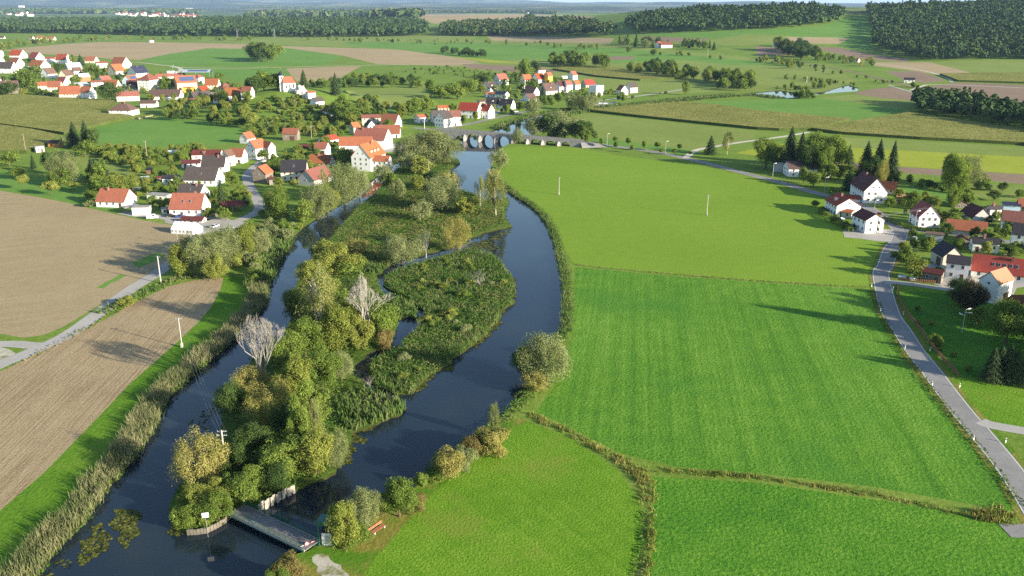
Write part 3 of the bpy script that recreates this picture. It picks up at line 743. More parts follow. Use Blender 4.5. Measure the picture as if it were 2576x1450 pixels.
        if abs(split) > 0.08:
            m = max(1, min(3, int(Wd / 2.8)))
            for f in range(fl):
                for k in range(m):
                    if rnd.random() < 0.88: put(WIN['n'], 'window', 'g', (-0.5 + (k + 0.5) / m) * Wd * 0.85, (f + 0.58) * ev / fl)
            if typ != 'p' and rh > 2.6:
                for k in ((-0.13, 0.13) if rh > 3.4 else (0,)): put(WIN['s'], 'window', 'g', k * Wd, ev + rh * 0.3)
    return root

TYPE = {'h': ('house', 'house', 1.12), 'p': ('hipped_house', 'house', 0.75), 'b': ('barn', 'barn', 0.95), 'f': ('flat_building', 'outbuilding', 0.0),
        's': ('shed', 'shed', 0.5), 'l': ('low_house', 'house', 0.6)}
HD = '''
A|80,468,262,548|-.42|1.2|h|red|white|c|white gabled house with a red roof, nearest the tan field at the far left
A|262,490,422,572|-.55|1.2|h|red|white|c|white gabled house with steep red roof beside a low red annex and tan field
A|75,540,235,642|-.5|1.2|h|rust|white||tall white house, rust roof, standing behind the brown-grey roofed white house
A|-30,580,180,688|-.35|1.5|h|grey|white||white house with shallow brown-grey roof at the left edge of the village
A|262,562,475,645|-.45|1.3|h|rust|white|s|white gabled house with broad rust roof behind a round garden tree
A|515,507,675,597|-.4|1.3|h|red|white|cs|white house with red roof and balcony joined to a low red annex
A|415,535,530,588|-.1|2|l|red|white||low red-roofed annex against the white house with balcony
A|380,632,540,737|.45|1.1|h|brown|white|s|pale house with brown roof whose gable has three windows, behind orange farmhouses
A|600,585,770,657|.2|1.6|h|steel|beige||house with blue-grey solar roof behind two brown gables
A|545,650,700,747|.5|1.2|h|brown|cream|ss|cream gabled house with brown roof and two dark roof slots
A|670,630,770,697|.2|1.4|h|brown|white||house with plain brown roof between the solar roof and the cream gable
A|715,685,850,767|.2|1.6|b|steel|brick|x|low barn with grey metal roof over red brick walls
A|790,530,930,592|-.35|1.3|h|orange|cream|c|cream house with orange roof behind a dark conifer at the tan field
A|890,575,1010,640|.08|2|l|rust|white||long low garden house with rust roof between cream houses
A|1030,535,1235,642|-.45|1.2|h|rust|cream|cs|big cream house with rust-red roof and tall gable at the meadow edge
A|1005,597,1180,707|.45|1.1|h|orange|beige|ss|beige gabled house with bright orange roof and two skylights
A|1190,612,1395,727|.4|1.2|h|navy|white|csss|pale house with dark navy roof and three white skylights
A|910,708,1055,792|.35|1.2|h|orange|blue||light blue gabled house with orange roof
A|845,752,970,812|.05|2|l|rust|white||low rust-roofed wing beside the light blue house
A|970,748,1140,842|-.3|1.2|h|rust|white||white gabled house with plain rust roof behind garden trees
A|1140,700,1305,787|.5|1.4|h|orange|blue|v|pale blue house with hipped orange roof and a solar panel
A|1180,750,1290,832|.05|1.2|b|dred|wood|x|open brown barn with dark red roof beside the inn
A|1280,690,1515,852|.5|1.3|p|rust|white|c|big white inn with hipped rust roof and rows of shuttered windows
A|1450,685,1735,738|.03|4|b|orange|white|ss|long low barn with orange roof behind the inn
A|1620,705,1850,852|.15|1.5|b|orange|pink|vx|large barn with orange roof, solar panels and a pink lower wall
A|1710,815,1830,868|-.2|1.5|f|orange|yellow||flat yellow-orange garden house below the solar barn
A|1805,695,1915,792|.5|1.1|p|orange|white||white house with pyramid orange roof beside the solar barn
A|1910,737,2068,837|-.2|1.3|h|rust|cream||cream house with rust roof, chimney-less, near the open shelter
A|1830,803,1965,872|.45|1.2|h|crim|cream||small cream house with the brightest red roof of the upper village
A|2020,780,2200,862|.35|1.3|p|rust|white||white house with broad hipped rust-orange roof by the church wood
A|2100,820,2290,937|-.1|1.4|h|rust|white||white house with rust roof and a cross wing above the shrubby slope
A|2250,810,2385,927|-.3|1.2|h|rust|white||white gabled house nearest the church, rust roof, half behind a tree
A|1395,838,1725,937|-.15|2.4|b|brown|white|x|long barn with dark brown roof and a white end gable
A|1085,855,1310,952|-.03|2.6|b|orange|gwall|x|long orange-roofed farm barn with a grey lean-to front
A|1310,940,1485,1007|-.15|1.8|l|brown|white||small white bungalow with dark brown roof beside the hipped bungalow
A|1015,960,1305,1087|-.3|1.3|p|brown|white|cs|white bungalow with hipped brown roof alone between maize and pasture
A|550,805,790,932|-.2|1.5|h|orange|cream|c|cream farmhouse with orange roof facing the maize field
A|745,808,905,932|-.45|1.2|h|orange|white||white gable-end farmhouse with orange roof facing the maize field
A|440,760,600,872|-.2|1.3|h|rust|cream||cream house with streaked rust roof behind the orange farmhouse
A|345,765,455,852|0|1.5|h|rust|cream|c|house with patchy rust roof adjoining the streaked rust roof
A|525,720,665,802|-.5|1.2|h|red|white||white gable house with red roof in the middle of the left village
A|665,768,835,812|.3|1.8|b|steel|white|x|low grey-roofed shed with a white gable behind the orange farmhouse
A|-40,755,190,882|-.05|3|b|brown|wood|x|long brown-roofed barn half hidden behind trees at the left edge
A|-20,725,55,762|-.1|1.5|l|orange|white||orange-roofed house just above the long brown barn
A|1760,850,1990,962|.25|1.5|b|grey|wood|x|brown-grey hipped barn behind garden trees under the church village
A|1990,875,2170,962|-.2|1.6|h|orange|white||white gable house with orange roof behind autumn trees
A|-40,468,45,565|-.5|1.2|h|red|white||white half-timbered gable house cut by the left edge, red roof
A|-60,530,50,608|-.6|1.2|h|brown|white||white house with brown overhanging roof cut by the left edge
A|1745,922,1835,972|.4|1.2|s|rust|wood|x|small garden barn with rust hipped roof among shrubs
B|602,852,702,938|.25|1.6|s|orange|white||house with low orange roof behind the white rock
B|645,905,780,987|.4|1.5|b|grey|white|x|grey-roofed building with a white gable below the rock
B|760,985,890,1087|-.6|1.4|h|dred|white||small white gable house with a dark roof at the foot of the church hill
B|1125,1072,1310,1178|.0|2.2|l|rust|beige||long beige house with low rust roof above the mill barns
B|1305,1065,1505,1202|-.3|1.2|h|rust|white||white gabled house with rust roof beside the long beige house
B|1155,1122,1260,1207|-.7|1.2|h|grey|white||small white gable with a dark roof in front of the beige house
B|1010,1142,1120,1252|.4|1.2|h|orange|beige||old orange-roofed gable house at the foot of the shrub hill
B|1250,1170,1495,1292|-.05|1.8|h|rust|white|s|house with red-orange roof directly behind the great mill barn
B|1045,1195,1420,1402|-.22|1.7|b|orange|white|cc|great orange-roofed mill barn with a white stepped gable
B|915,1280,1240,1442|-.05|2.2|b|orange|white||lower long orange-roofed barn in front of the great mill barn
B|385,1200,555,1317|-.18|1.5|b|rust|wood||wooden barn with rust roof at the foot of the shrub hill
B|720,1257,925,1342|.4|1.5|l|red|white||white low house with pale red roof beside the lower mill barn
B6|685,365,840,492|-.3|1.2|b|orange|white||small white barn with orange roof behind the mill garden
B|518,1350,672,1412|.1|1.6|s|dred|wood|o|open garden pavilion with dark red roof
B6|1030,350,1355,642|.55|1.5|h|orange|white|cddd|tall white watermill with steep orange roof and three dormers
B6|1215,490,1415,642|-.2|1.3|l|orange|white||lower orange-roofed wing of the watermill beside the race
B6|630,480,880,602|-.22|1.4|h|rust|white|c|white house with rust roof and chimney west of the mill
B6|370,530,635,727|-.1|1.4|h|dark|cream|s|cream house with dark grey roof beside the village lane
B6|530,580,860,777|.45|1.6|b|rust|gwall||grey-walled barn with rust roof beside the race willows
B6|105,570,305,747|.62|1.1|b|orange|wood||weathered wooden barn with orange roof at the bend of the lane
B6|245,690,330,767|.2|1.2|s|dred|wood||red lean-to shed against the weathered wooden barn
B6|-15,265,137,382|.5|1.2|h|orange|white||white gable house with orange roof next to the pasture
B6|40,330,255,532|.45|1.3|h|orange|white|s|large white gabled house with orange roof in the village centre
B6|185,355,330,522|-.5|1.2|h|rust|white||rust-roofed cross wing of the large white gabled house
E|1790,113,2090,217|-.1|2.2|l|dred|white||long house with dark red-brown roof behind the grey gables
E|1870,118,2005,217|.4|1.2|h|brown|white||narrow white gable with brown roof in the row of grey roofs
E|1695,205,1885,282|-.06|2|l|dred|white|g|low white garage building with dark red roof
E|1880,170,2150,332|-.2|1.4|h|grey|white|c|white gabled house with weathered grey roof, upper of two grey roofs
E|2065,110,2205,272|.5|1.2|h|brown|white||white gable house with brown roof beside the upper grey roof
E|2140,100,2320,242|-.3|1.2|h|rust|white||white house with rust roof and balcony in the village centre
E|1710,275,2105,457|-.25|1.4|h|grey|white|s|wide grey-roofed chalet with a wooden balcony
E|1650,430,1965,587|-.33|1.3|h|grey|white|cs|house with grey roof and a large glazed white gable
E|1580,520,1975,742|-.25|1.3|h|orange|white|css|white gabled house with orange roof and two skylights above the tent
E|895,475,1285,657|-.33|1.3|h|orange|white|c|white house with wide orange roof beside the harrowed field
E|1230,635,1420,727|-.15|1.7|f|flat|white|g|white flat-roofed garage beside the carport
E|1130,625,1315,715|.2|1.5|f|flat|wood|o|flat-roofed open carport beside the orange-roofed house
E|1370,515,1620,602|-.25|2.4|f|flat|white||long white flat-roofed garage behind the orange-roofed house
E|1245,480,1395,524|-.1|2.2|f|flat|gwall|o|flat grey carport behind the wide orange roof
E|1515,350,1695,442|-.2|1.5|s|dark|white|g|white garage with dark pitched roof beside the chalet
E|1443,370,1522,412|.1|1.4|s|dred|wood||tiny shed with dark red roof beside the dark-roofed garage
E|1315,366,1420,412|.1|1.5|s|steel|gwall|x|small greenhouse with pale roof in the vegetable garden
E|1570,115,1697,184|.05|1.6|s|steel|wood|o|open shed with a shiny metal roof at the pasture edge
E|1365,280,1452,342|-.35|1.3|s|dark|brick||small brick hut with dark roof in the gardens
E|940,85,1037,132|.05|1.8|f|flat|wood|o|small shelter with a white flat roof at the pasture edge
E|445,25,600,92|-.3|1.4|s|dark|owood||orange wooden cabin with dark roof beside the maize
E|315,75,420,142|.15|1.3|f|flat|gwall||grey concrete hut below the wooden cabin
E|2070,590,2300,702|-.1|1.5|s|dred|wood|o|open timber pavilion with red metal roof by the lane
E|1690,747,1935,802|-.2|2.2|s|dred|gwall||low shed with mixed red and grey roof behind the white tent
E|1508,652,1592,718|.1|1.2|f|flat|white||small white annex against the orange-roofed house by the tent
R|320,222,775,367|.13|2.2|l|brown|white|cc|long white house with brown roof below the dark spruces
R|545,185,720,300|-.2|1.4|l|dred|white|x|rear wing with dark red roof behind the long brown roof
R|230,222,355,327|.0|1.3|f|flat|gwall|g|grey flat-roofed garage beside the long brown-roofed house
R|945,310,1300,617|-.6|1.9|h|dred|white|c|long white farmhouse with dark red roof running to the back
R|1205,405,1388,532|.0|1.4|h|orange|beige|c|small beige house with orange roof behind the long farmhouse
R|710,515,1050,742|-.65|1.2|l|red|white|cd|white villa with red roof and wide gable at the meadow corner
R|893,532,1065,606|-.1|1.6|s|red|white|x|red-roofed annex behind the white villa
R|815,658,990,757|-.15|1.8|s|orange|beige||glazed garden room with orange roof in front of the white villa
R|960,665,1270,897|-.55|1.3|l|dred|white||small white gable house with dark red roof at the road junction
R|1495,585,1795,847|-.66|1.3|h|red|white|C|white gable house with steep red roof behind the junction hedge
R|1840,760,2235,942|.0|2.2|b|orange|gwall|x|long barn with orange roof and shaded lower half
R|1865,560,2065,662|-.65|1.4|s|dred|wood||weathered barn with a dark roof in the meadow behind the red gable
R|1975,610,2275,802|-.58|1.4|b|dred|gwall|x|big grey-gabled barn with dark brown roof
R|2205,635,2370,772|.3|1.3|l|grey|white|c|white house with grey roof behind the mottled roof
R|2350,680,2640,872|.06|1.6|h|rust|white||white house with mottled rust roof at the right edge
R|2440,800,2720,1062|.05|1.4|h|dark|white||tall white house with dark roof cut by the right edge
R|2365,600,2545,692|.1|1.8|s|navy|blue|x|blue-grey roofed hall behind the white house
R|2500,570,2700,702|.1|1.5|h|orange|gwall||grey house with orange roof cut by the right edge
R|1655,880,1825,982|.02|1.6|f|brown|gwall|g|flat brown-roofed garage beside the junction
R|1700,965,2010,1217|-.6|1.3|b|dark|beige||beige-gabled barn with black roof beside the road gardens
R|1830,1095,2078,1342|.02|1.1|l|dark|white||white barn with dark flat-pitched roof left of the big red roof
R|2075,1088,2720,1382|.02|2.4|h|crim|white|ccsssss|huge white house with long red roof and a row of skylights
R|1615,1215,1832,1372|-.1|1.6|s|dred|wood||wooden lean-to with dark red roof at the drive
R|2125,1215,2480,1562|.6|1.4|b|tan|white||white gable barn with steep tan tiled roof and diamond vents
R|2385,1475,2760,1690|.3|1.4|b|orange|brick||brick barn with orange gable at the right edge
R|1935,908,2067,1017|-.7|1.3|s|dred|wood||small dark-gabled shed below the long orange barn
R|2060,930,2350,1083|.12|1.8|l|dark|white|c|low white house with dark sagging roof below the long orange barn
R|1370,525,1500,622|.1|1.3|s|tan|wood||small tan-roofed hut among bushes
C|-130,757,325,1062|-.22|1.7|h|crim|white|cc|long white riverside house with bright red roof
C|270,790,560,1062|-.42|1.2|h|crim|white|c|square white riverside house with bright red roof and gable windows
C|300,365,625,562|.4|1.3|h|grey|white|cd|white gabled house with grey-brown roof on the slope above the river
C|540,215,815,442|.4|1.2|h|orange|white|css|white house with tall orange roof highest among the slope gardens
C|365,560,570,672|.2|1.5|l|rust|white||low rust-roofed house above the dark-grey terraces
C|565,545,830,702|-.3|1.4|l|navy|white||pale house with dark blue-grey roof
C|395,670,665,862|-.1|1.4|h|dark|white|d|white terrace house with dark roof and a cross gable
C|630,690,950,892|-.27|1.4|h|dark|white|s|white terrace house with plain dark roof beside the riverside trees
C|225,700,420,802|.3|1.5|l|brown|beige||low brown-grey roof behind the red riverside houses
C|1030,235,1265,422|.4|1.1|h|orange|cream|cs|cream house with orange roof left of the rust-red gable
C|1245,210,1515,402|.5|1.2|h|red|white|c|white house with pinkish red roof and red balcony
C|1490,195,1640,402|.45|1.1|h|orange|yellow||bright yellow house with orange roof
C|1330,115,1510,237|.3|1.4|l|brown|white|c|white house with brown roof above the yellow house
C|1920,170,2110,342|.55|1.2|h|orange|white||white house with brown timbered gable alone by the maize
C|1800,260,1930,312|.1|2.2|f|flat|white|g|low white garage beside the timbered gable house
C|1100,460,1400,642|-.38|1.2|h|brown|white|s|white house with brown cross gable in the slope village
C|1385,390,1735,622|.38|1.2|h|brown|gwall|cd|grey house with large brown roof behind a spruce
C|1680,360,1900,572|.4|1.1|h|dred|white||white house with dark red and orange roof
C|1840,350,2015,570|.4|1.1|h|orange|white|c|white house with narrow orange roof right of the dark red roof
C|2000,350,2165,522|.45|1.1|h|orange|white||small white house with orange roof, third of three gables in a row
C|2170,330,2445,482|.35|1.3|h|crim|beige|c|beige house with deep red roof above the flat white house
C|2315,430,2600,642|.5|1.4|f|steel|white||modern flat-roofed white house facing the riverside car park
C|1070,590,1355,752|.45|1.2|h|brown|white||white gabled house with brown roof above the riverside willow
C|1043,430,1125,502|.3|1.2|f|flat|white|g|tiny white garage between slope gardens
T3|1255,795,1366,892|-.6|1.2|h|rust|white||white gable house with timber balcony, first of the last two houses
T3|1338,770,1456,872|.42|1.2|h|grey|white||white house with grey roof, last house before the tree belt
B|1770,1030,1930,1152|.2|1.3|h|grey|white||white house with grey roof behind the white bridge house
B|1810,1035,1985,1197|.5|1.4|h|grey|white||white bridge house with grey roof and many gable windows
B|1935,1035,2060,1180|.12|1.3|h|rust|white|ss|white house with rust roof and dormers joined to the bridge house
B|1618,1067,1752,1152|.35|1.4|l|orange|white||small white house with orange roof left of the bridge houses
B|1830,985,1950,1042|.1|1.6|l|orange|beige||orange-roofed barn behind the bridge houses
T3|1618,388,1690,448|.5|1.3|h|red|white||white farmhouse with red roof at the distant tree belt
T3|1672,392,1782,450|.0|2|b|rust|white|x|long rust-roofed barn of the distant farm
T4|222,385,305,438|.5|1.3|h|dred|white||white farmhouse under the far green hillside
T4|290,388,410,442|.0|2.2|b|red|white|x|white barn with red roof under the far green hillside
T4|525,412,572,440|.0|1.6|f|flat|white||small white hall right of the far hillside farm
T4|918,545,1045,588|-.2|2|b|orange|white||orange-roofed farm building at the dark ploughed field
T4|918,528,985,560|-.4|1.4|h|dred|white||dark-roofed farmhouse behind the orange-roofed farm building
T4|1448,728,1556,778|.05|1.8|l|dark|white||white railway house with dark roof beside the track
W|730,52,872,142|-.5|1.2|h|rust|white||white far farmhouse behind the hedge trees, leftmost of three
W|912,42,1110,148|-.12|1.7|b|rust|cream|x|cream far barn with rust roof behind the hedge trees
W|1110,58,1400,150|-.2|2.2|b|rust|white|x|long far barn with white end gable behind the hedge trees
W|0,50,140,110|-.3|1.6|h|dred|white||far house with dark red roof at the left edge beyond the tan field
A|1385,372,1440,398|.3|1.4|s|rust|white||tiny white hut with rust roof at the far end of the tan field
'''
for ln in HD.strip().split('\n'):
    tl, bb, sp, ra, ty, rk, wk, ex, lab = ln.split('|')
    q = tileco(tl, bb); b4 = (q[0][0], q[0][1], q[1][0], q[1][1])
    nm, cat, pit = TYPE[ty]
    building(nm, cat, lab, b4, float(sp), float(ra), pit, ty, rk, wk, ex)
# open steel shelter with solar roof behind the inn
q = tileco('A', '1700,653 1995,732')
r_ = building('open_shelter', 'shelter', 'long open steel shelter with solar roof on thin posts beside the meadow', (*q[0], *q[1]), -.12, 3.0, 0.45, 'b', 'steel', 'metal', 'ovx')

# church on the hill
def church():
    gx, gy = 728.0, 228.0
    c = hit(gx, gy); d = proj(*c)[2]; m = d / FD
    az = math.atan2(c[0], c[1])
    root = empty('church', c, -az + R(8), 'small white hilltop church with orange roof and onion-domed tower', 'church')
    L, Wd, ev, rh = 30 * m, 20 * m, 18.5 * m, 16 * m
    HOUSES.append((c[0], c[1], L * 0.6, L, Wd, -az))
    mb = MB(); mb.box((0, 0, ev / 2 - 1.5), (L, Wd, ev + 3))
    mb.build('wall', M['white'], root)
    mb = MB(); hl, hw = L / 2 + 0.4, Wd / 2 + 0.4; rl = hl * 0.5
    A = [(-hl, -hw, ev), (hl, -hw, ev), (hl, hw, ev), (-hl, hw, ev)]; T = [(-hl * 0.85, 0, ev + rh), (rl, 0, ev + rh)]
    mb.face([A[0], A[1], T[1], T[0]]); mb.face([A[1], A[2], T[1]]); mb.face([A[2], A[3], T[0], T[1]]); mb.face([A[3], A[0], T[0]]); mb.face(A[::-1])
    mb.build('roof', M['orange'], root)
    arch = MB(); w, h = 1.2, 3.0
    pts = [(-w / 2, 0)] + [(w / 2, 0)] + [(w / 2 * math.cos(t), h + w / 2 * math.sin(t)) for t in [i * math.pi / 6 for i in range(7)]]
    arch.face([(x, -0.06, z) for x, z in pts]); am = arch.mesh('arched_window'); am.materials.append(M['glass'])
    for u in (-0.28, 0.02, 0.32):
        o = new('arched_window', am, root); o.location = (u * L, -Wd / 2, ev * 0.35)
    tx = -L / 2 - 1.0; tw = 9.5 * m; th = 36 * m
    mb = MB(); mb.box((tx, 1, th / 2 - 1), (tw, tw, th + 2)); mb.box((tx, 1, th - 0.1), (tw + 0.5, tw + 0.5, 0.35)); mb.box((tx, 1, th * 0.62), (tw + 0.3, tw + 0.3, 0.25))
    tower = mb.build('tower', M['white'], root)
    mb = MB(); prof = [(0, tw * 0.56), (0.1, tw * 0.6), (0.25, tw * 0.62), (0.42, tw * 0.5), (0.55, tw * 0.3), (0.68, tw * 0.16), (0.8, tw * 0.1), (1, 0.03)]
    H = 16 * m; n = 12
    for (z0, r0), (z1, r1) in zip(prof, prof[1:]):
        mb.tube((tx, 1, th + z0 * H), (tx, 1, th + z1 * H), r0, r1, n, 0, False)
    mb.build('onion_dome', M['navy'], tower, smooth=True)
    mb = MB(); mb.tube((tx, 1, th + H), (tx, 1, th + H + 1.6), 0.06, 0.06, 5); mb.box((tx, 1, th + H + 1.1), (0.7, 0.1, 0.1)); mb.build('cross', M['metal'], tower)
    o = new('arched_window', am, tower); o.location = (tx, 1 - tw / 2, th * 0.78)
church()
def rocks():
    q = [(756, 236, 30, 26), (768, 247, 16, 14)]
    for i, (px, py, w, h) in enumerate(q):
        c = hit(px, py); m = proj(*c)[2] / FD
        me = bpy.data.meshes.new('rock'); bm = bmesh.new(); bmesh.ops.create_icosphere(bm, subdivisions=4, radius=1)
        rr = random.Random(i + 3)
        import mathutils
        for v in bm.verts:
            k = 1 + 0.32 * mathutils.noise.fractal(v.co * 2.2 + Vector((i * 9, 0, 0)), 0.8, 2.1, 4)
            v.co = Vector((v.co.x * w * m / 2 * k, v.co.y * w * m * 0.4 * k, v.co.z * h * m * 0.75 * k))
        bm.to_mesh(me); bm.free()
        o = new('rock', me, None, M['rock'], c)
        tag(o, ('tall pale limestone crag beside the church', 'smaller pale boulder below the crag beside the church')[i], 'rock')
rocks()
# ------------------------------------------------------------------ plants
def unit(a): return a / np.maximum(1e-6, np.linalg.norm(a, axis=1, keepdims=True))
def leaf_quads(C, Nn, size, aspect, rg):
    n = len(C); r = rg.normal(size=(n, 3)); t = unit(np.cross(Nn, r)); b = np.cross(Nn, t)
    s = (size * rg.uniform(0.6, 1.35, (n, 1)))
    V = np.stack([C - t * s, C - b * s * aspect, C + t * s, C + b * s * aspect], 1).reshape(-1, 3)
    return V, np.arange(4 * n).reshape(n, 4)
def sd_ph(seed): return (seed * 1.713) % 6.283
def crown(seed, n, leaf, lobes, ell, zc, lob_r, aspect=0.62, droop=0.0, shell=(0.62, 1.08), rand=0.6, cone=0.0, zst=1.0):
    """lobes of leaves spread over an ellipsoid of radii ell around height zc; the whole tree is 1 high and about 1 wide"""
    rg = np.random.default_rng(seed)
    d = unit(rg.normal(size=(lobes, 3))); rad = rg.uniform(0.45, 1.0, (lobes, 1)) ** 0.6
    Lc = d * rad * (np.array(ell) - np.mean(lob_r) * np.array([1, 1, 0.9])) + np.array([0, 0, zc])
    if cone: Lc[:, :2] *= (1 - cone * (Lc[:, 2:3] - zc + ell[2]) / (2 * ell[2]))
    Lr = rg.uniform(lob_r[0], lob_r[1], lobes)
    p = Lr ** 2; p /= p.sum()
    k = rg.choice(lobes, n, p=p); dd = unit(rg.normal(size=(n, 3)))
    dd[:, 2] = np.where(rg.random(n) < 0.6, np.abs(dd[:, 2]), dd[:, 2])
    rr = rg.uniform(*shell, (n, 1)) * Lr[k][:, None]
    C = Lc[k] + dd * rr * np.array([1, 1, 0.9 * zst])
    wob = 1 + .22 * np.sin(np.arctan2(C[:, 1], C[:, 0]) * 3 + sd_ph(seed) + C[:, 2] * 5); C[:, 0] *= wob; C[:, 1] *= wob
    C[:, 2] -= droop * rg.random(n) * (1 - dd[:, 2])
    C[:, 2] = np.maximum(C[:, 2], 0.01)
    Nn = unit(dd + rand * rg.normal(size=(n, 3)) + np.array([0, 0, 0.25]))
    V, F = leaf_quads(C, Nn, leaf, aspect, rg)
    return V, F
def trunk_mesh(seed, top, r, limbs, spread, zs=0.25, sides=6):
    rr = random.Random(seed); mb = MB()
    p = Vector((0, 0, -0.03)); N_ = 5
    pts = [p]
    for i in range(N_): p = p + Vector((rr.uniform(-.02, .02), rr.uniform(-.02, .02), (top + 0.03) / N_)); pts.append(p)
    for i in range(N_): mb.tube(pts[i], pts[i + 1], r * (1 - i / N_ * 0.7), r * (1 - (i + 1) / N_ * 0.7), sides, 0, False)
    for i in range(limbs):
        z = zs + (top - zs) * (i + 0.3) / limbs; a = i * 2.4 + rr.uniform(-.3, .3)
        b = pts[min(N_, int(z / top * N_))]
        b = Vector((b.x, b.y, z)); L = spread * (1 - 0.5 * i / limbs)
        m = b + Vector((math.cos(a) * L * .55, math.sin(a) * L * .55, L * 0.45)); e = m + Vector((math.cos(a) * L * .45, math.sin(a) * L * .45, L * 0.5))
        mb.tube(b, m, r * 0.42, r * 0.26, 4, 0, False); mb.tube(m, e, r * 0.26, r * 0.08, 4, 0, False)
    return mb.mesh('trunk')
def spruce(seed, n, leaf):
    rg = np.random.default_rng(seed); w = 15
    z = 1 - rg.random(n) ** 0.62 * 0.93
    r0 = (1 - z) ** 0.85 * 0.5
    lay = np.floor(z * 12) / 12; fr = (z - lay) * 12
    a = rg.random(n) * 6.2832; arms = 0.70 + 0.34 * np.cos(a * 7 + lay * 40 + rg.normal(size=n) * .3)
    r = r0 * arms * rg.uniform(0.55, 1.05, n) * (1.2 - 0.5 * fr)
    C = np.stack([np.cos(a) * r, np.sin(a) * r, z - 0.10 * r + 0.0], 1); C[:, 2] = np.clip(C[:, 2], 0.02, 1.0)
    Nn = unit(np.stack([np.cos(a) * .7, np.sin(a) * .7, np.full(n, .8)], 1) + .35 * rg.normal(size=(n, 3)))
    return leaf_quads(C, Nn, leaf, 0.45, rg)
def dead_tree(seed, depth=5, n0=9, narrow=0.35):
    rr = random.Random(seed); mb = MB()
    def grow(p, d, L, r, k):
        q = p + d * L; e = r * 0.62
        m = p + d * L * 0.5 + Vector((rr.uniform(-1, 1), rr.uniform(-1, 1), 0.3)) * L * 0.05
        mb.tube(p, m, r, (r + e) / 2, 5 if r > 0.006 else 3, 0, False); mb.tube(m, q, (r + e) / 2, e, 5 if r > 0.006 else 3, 0, False)
        if k == 0: return
        for i in range(rr.choice((2, 3, 3))):
            nd = (d + Vector((rr.uniform(-1, 1), rr.uniform(-1, 1), rr.uniform(0.0, .9))) * 0.36).normalized()
            grow(q if i else m.lerp(q, rr.uniform(.4, 1)), nd, L * rr.uniform(0.62, 0.85), max(0.0013, e * 0.8), k - 1)
    base = Vector((0, 0, 0)); mb.tube((0, 0, -0.03), (0, 0, 0.12), 0.021, 0.017, 7, 0, False)
    for i in range(n0):
        a = i * 2.4; t = rr.uniform(0.25, 1.0) * narrow
        d = Vector((math.cos(a) * t, math.sin(a) * t, 1)).normalized()
        grow(Vector((0, 0, 0.06 + 0.02 * i)), d, rr.uniform(0.2, 0.27), 0.0095, depth - 1)
    zs = max(v[2] for v in mb.v); ws = sorted(max(abs(v[0]), abs(v[1])) for v in mb.v)[int(len(mb.v) * .94)]
    pf = lambda z: 1 - .42 * max(0, (z - .5) / .5) ** 1.4
    mb.v = [(x / ws * 0.56 * pf(z / zs), y / ws * 0.56 * pf(z / zs), z / zs * (1 - .13 * min(1.2, (x * x + y * y) / ws ** 2) * min(1, z / zs * 1.4))) for x, y, z in mb.v]
    return mb.mesh('branches')
PROTO = {}
def proto(kind, lod, var):
    key = (kind, lod, var)
    if key in PROTO: return PROTO[key]
    n, lf = {0: (15000, 0.0165), 1: (3600, 0.031), 2: (800, 0.062)}[lod]
    sd = hash((kind, lod, var)) % 9999 if False else sum(ord(c) for c in kind) * 31 + lod * 7 + var * 101
    K = dict(
        bro=lambda: crown(sd, n, lf, 42, (.52, .52, .47), .53, (.07, .19), shell=(.5, 1.12), zst=1.25),
        tall=lambda: crown(sd, n, lf, 52, (.52, .52, .50), .51, (.06, .15), shell=(.45, 1.15), cone=.35, zst=1.7),
        wil=lambda: crown(sd, n, lf * .95, 48, (.54, .54, .48), .49, (.06, .17), 0.38, 0.10, (.5, 1.12), zst=1.5),
        bir=lambda: crown(sd, int(n * .55), lf * .9, 40, (.46, .46, .46), .54, (.06, .13), 0.4, 0.10, (0.2, 1.15), 0.9, 0.35, zst=1.5),
        ava=lambda: crown(sd, n, lf * 1.15, 12, (.48, .48, .36), .64, (.18, .26)),
        bus=lambda: crown(sd, n, lf * 1.15, 20, (.50, .50, .52), .42, (.14, .24)),
        col=lambda: crown(sd, n, lf * 1.2, 18, (.44, .44, .50), .50, (.14, .22)),
        spr=lambda: spruce(sd, int(n * .9), lf * 1.25))
    V, F = K[kind]()
    me = qmesh('crown', V, F); me.materials.append(None)
    tm = None
    if kind in ('bro', 'tall', 'wil', 'ava', 'bir', 'spr', 'col'):
        tm = trunk_mesh(sd, {'bir': 0.9, 'spr': 0.9}.get(kind, 0.72), {'bir': .016, 'ava': .02, 'spr': .018}.get(kind, .03), 7 if kind != 'ava' else 3, .34 if kind != 'spr' else .1, {'ava': .42}.get(kind, .2))
        tm.materials.append(None)
    PROTO[key] = (me, tm); return PROTO[key]
DEAD = [dead_tree(3, 6, 8, .36), dead_tree(8, 6, 7, 0.22), dead_tree(5, 4, 6, 0.8)]
for d_ in DEAD: d_.materials.append(M['deadwood'])
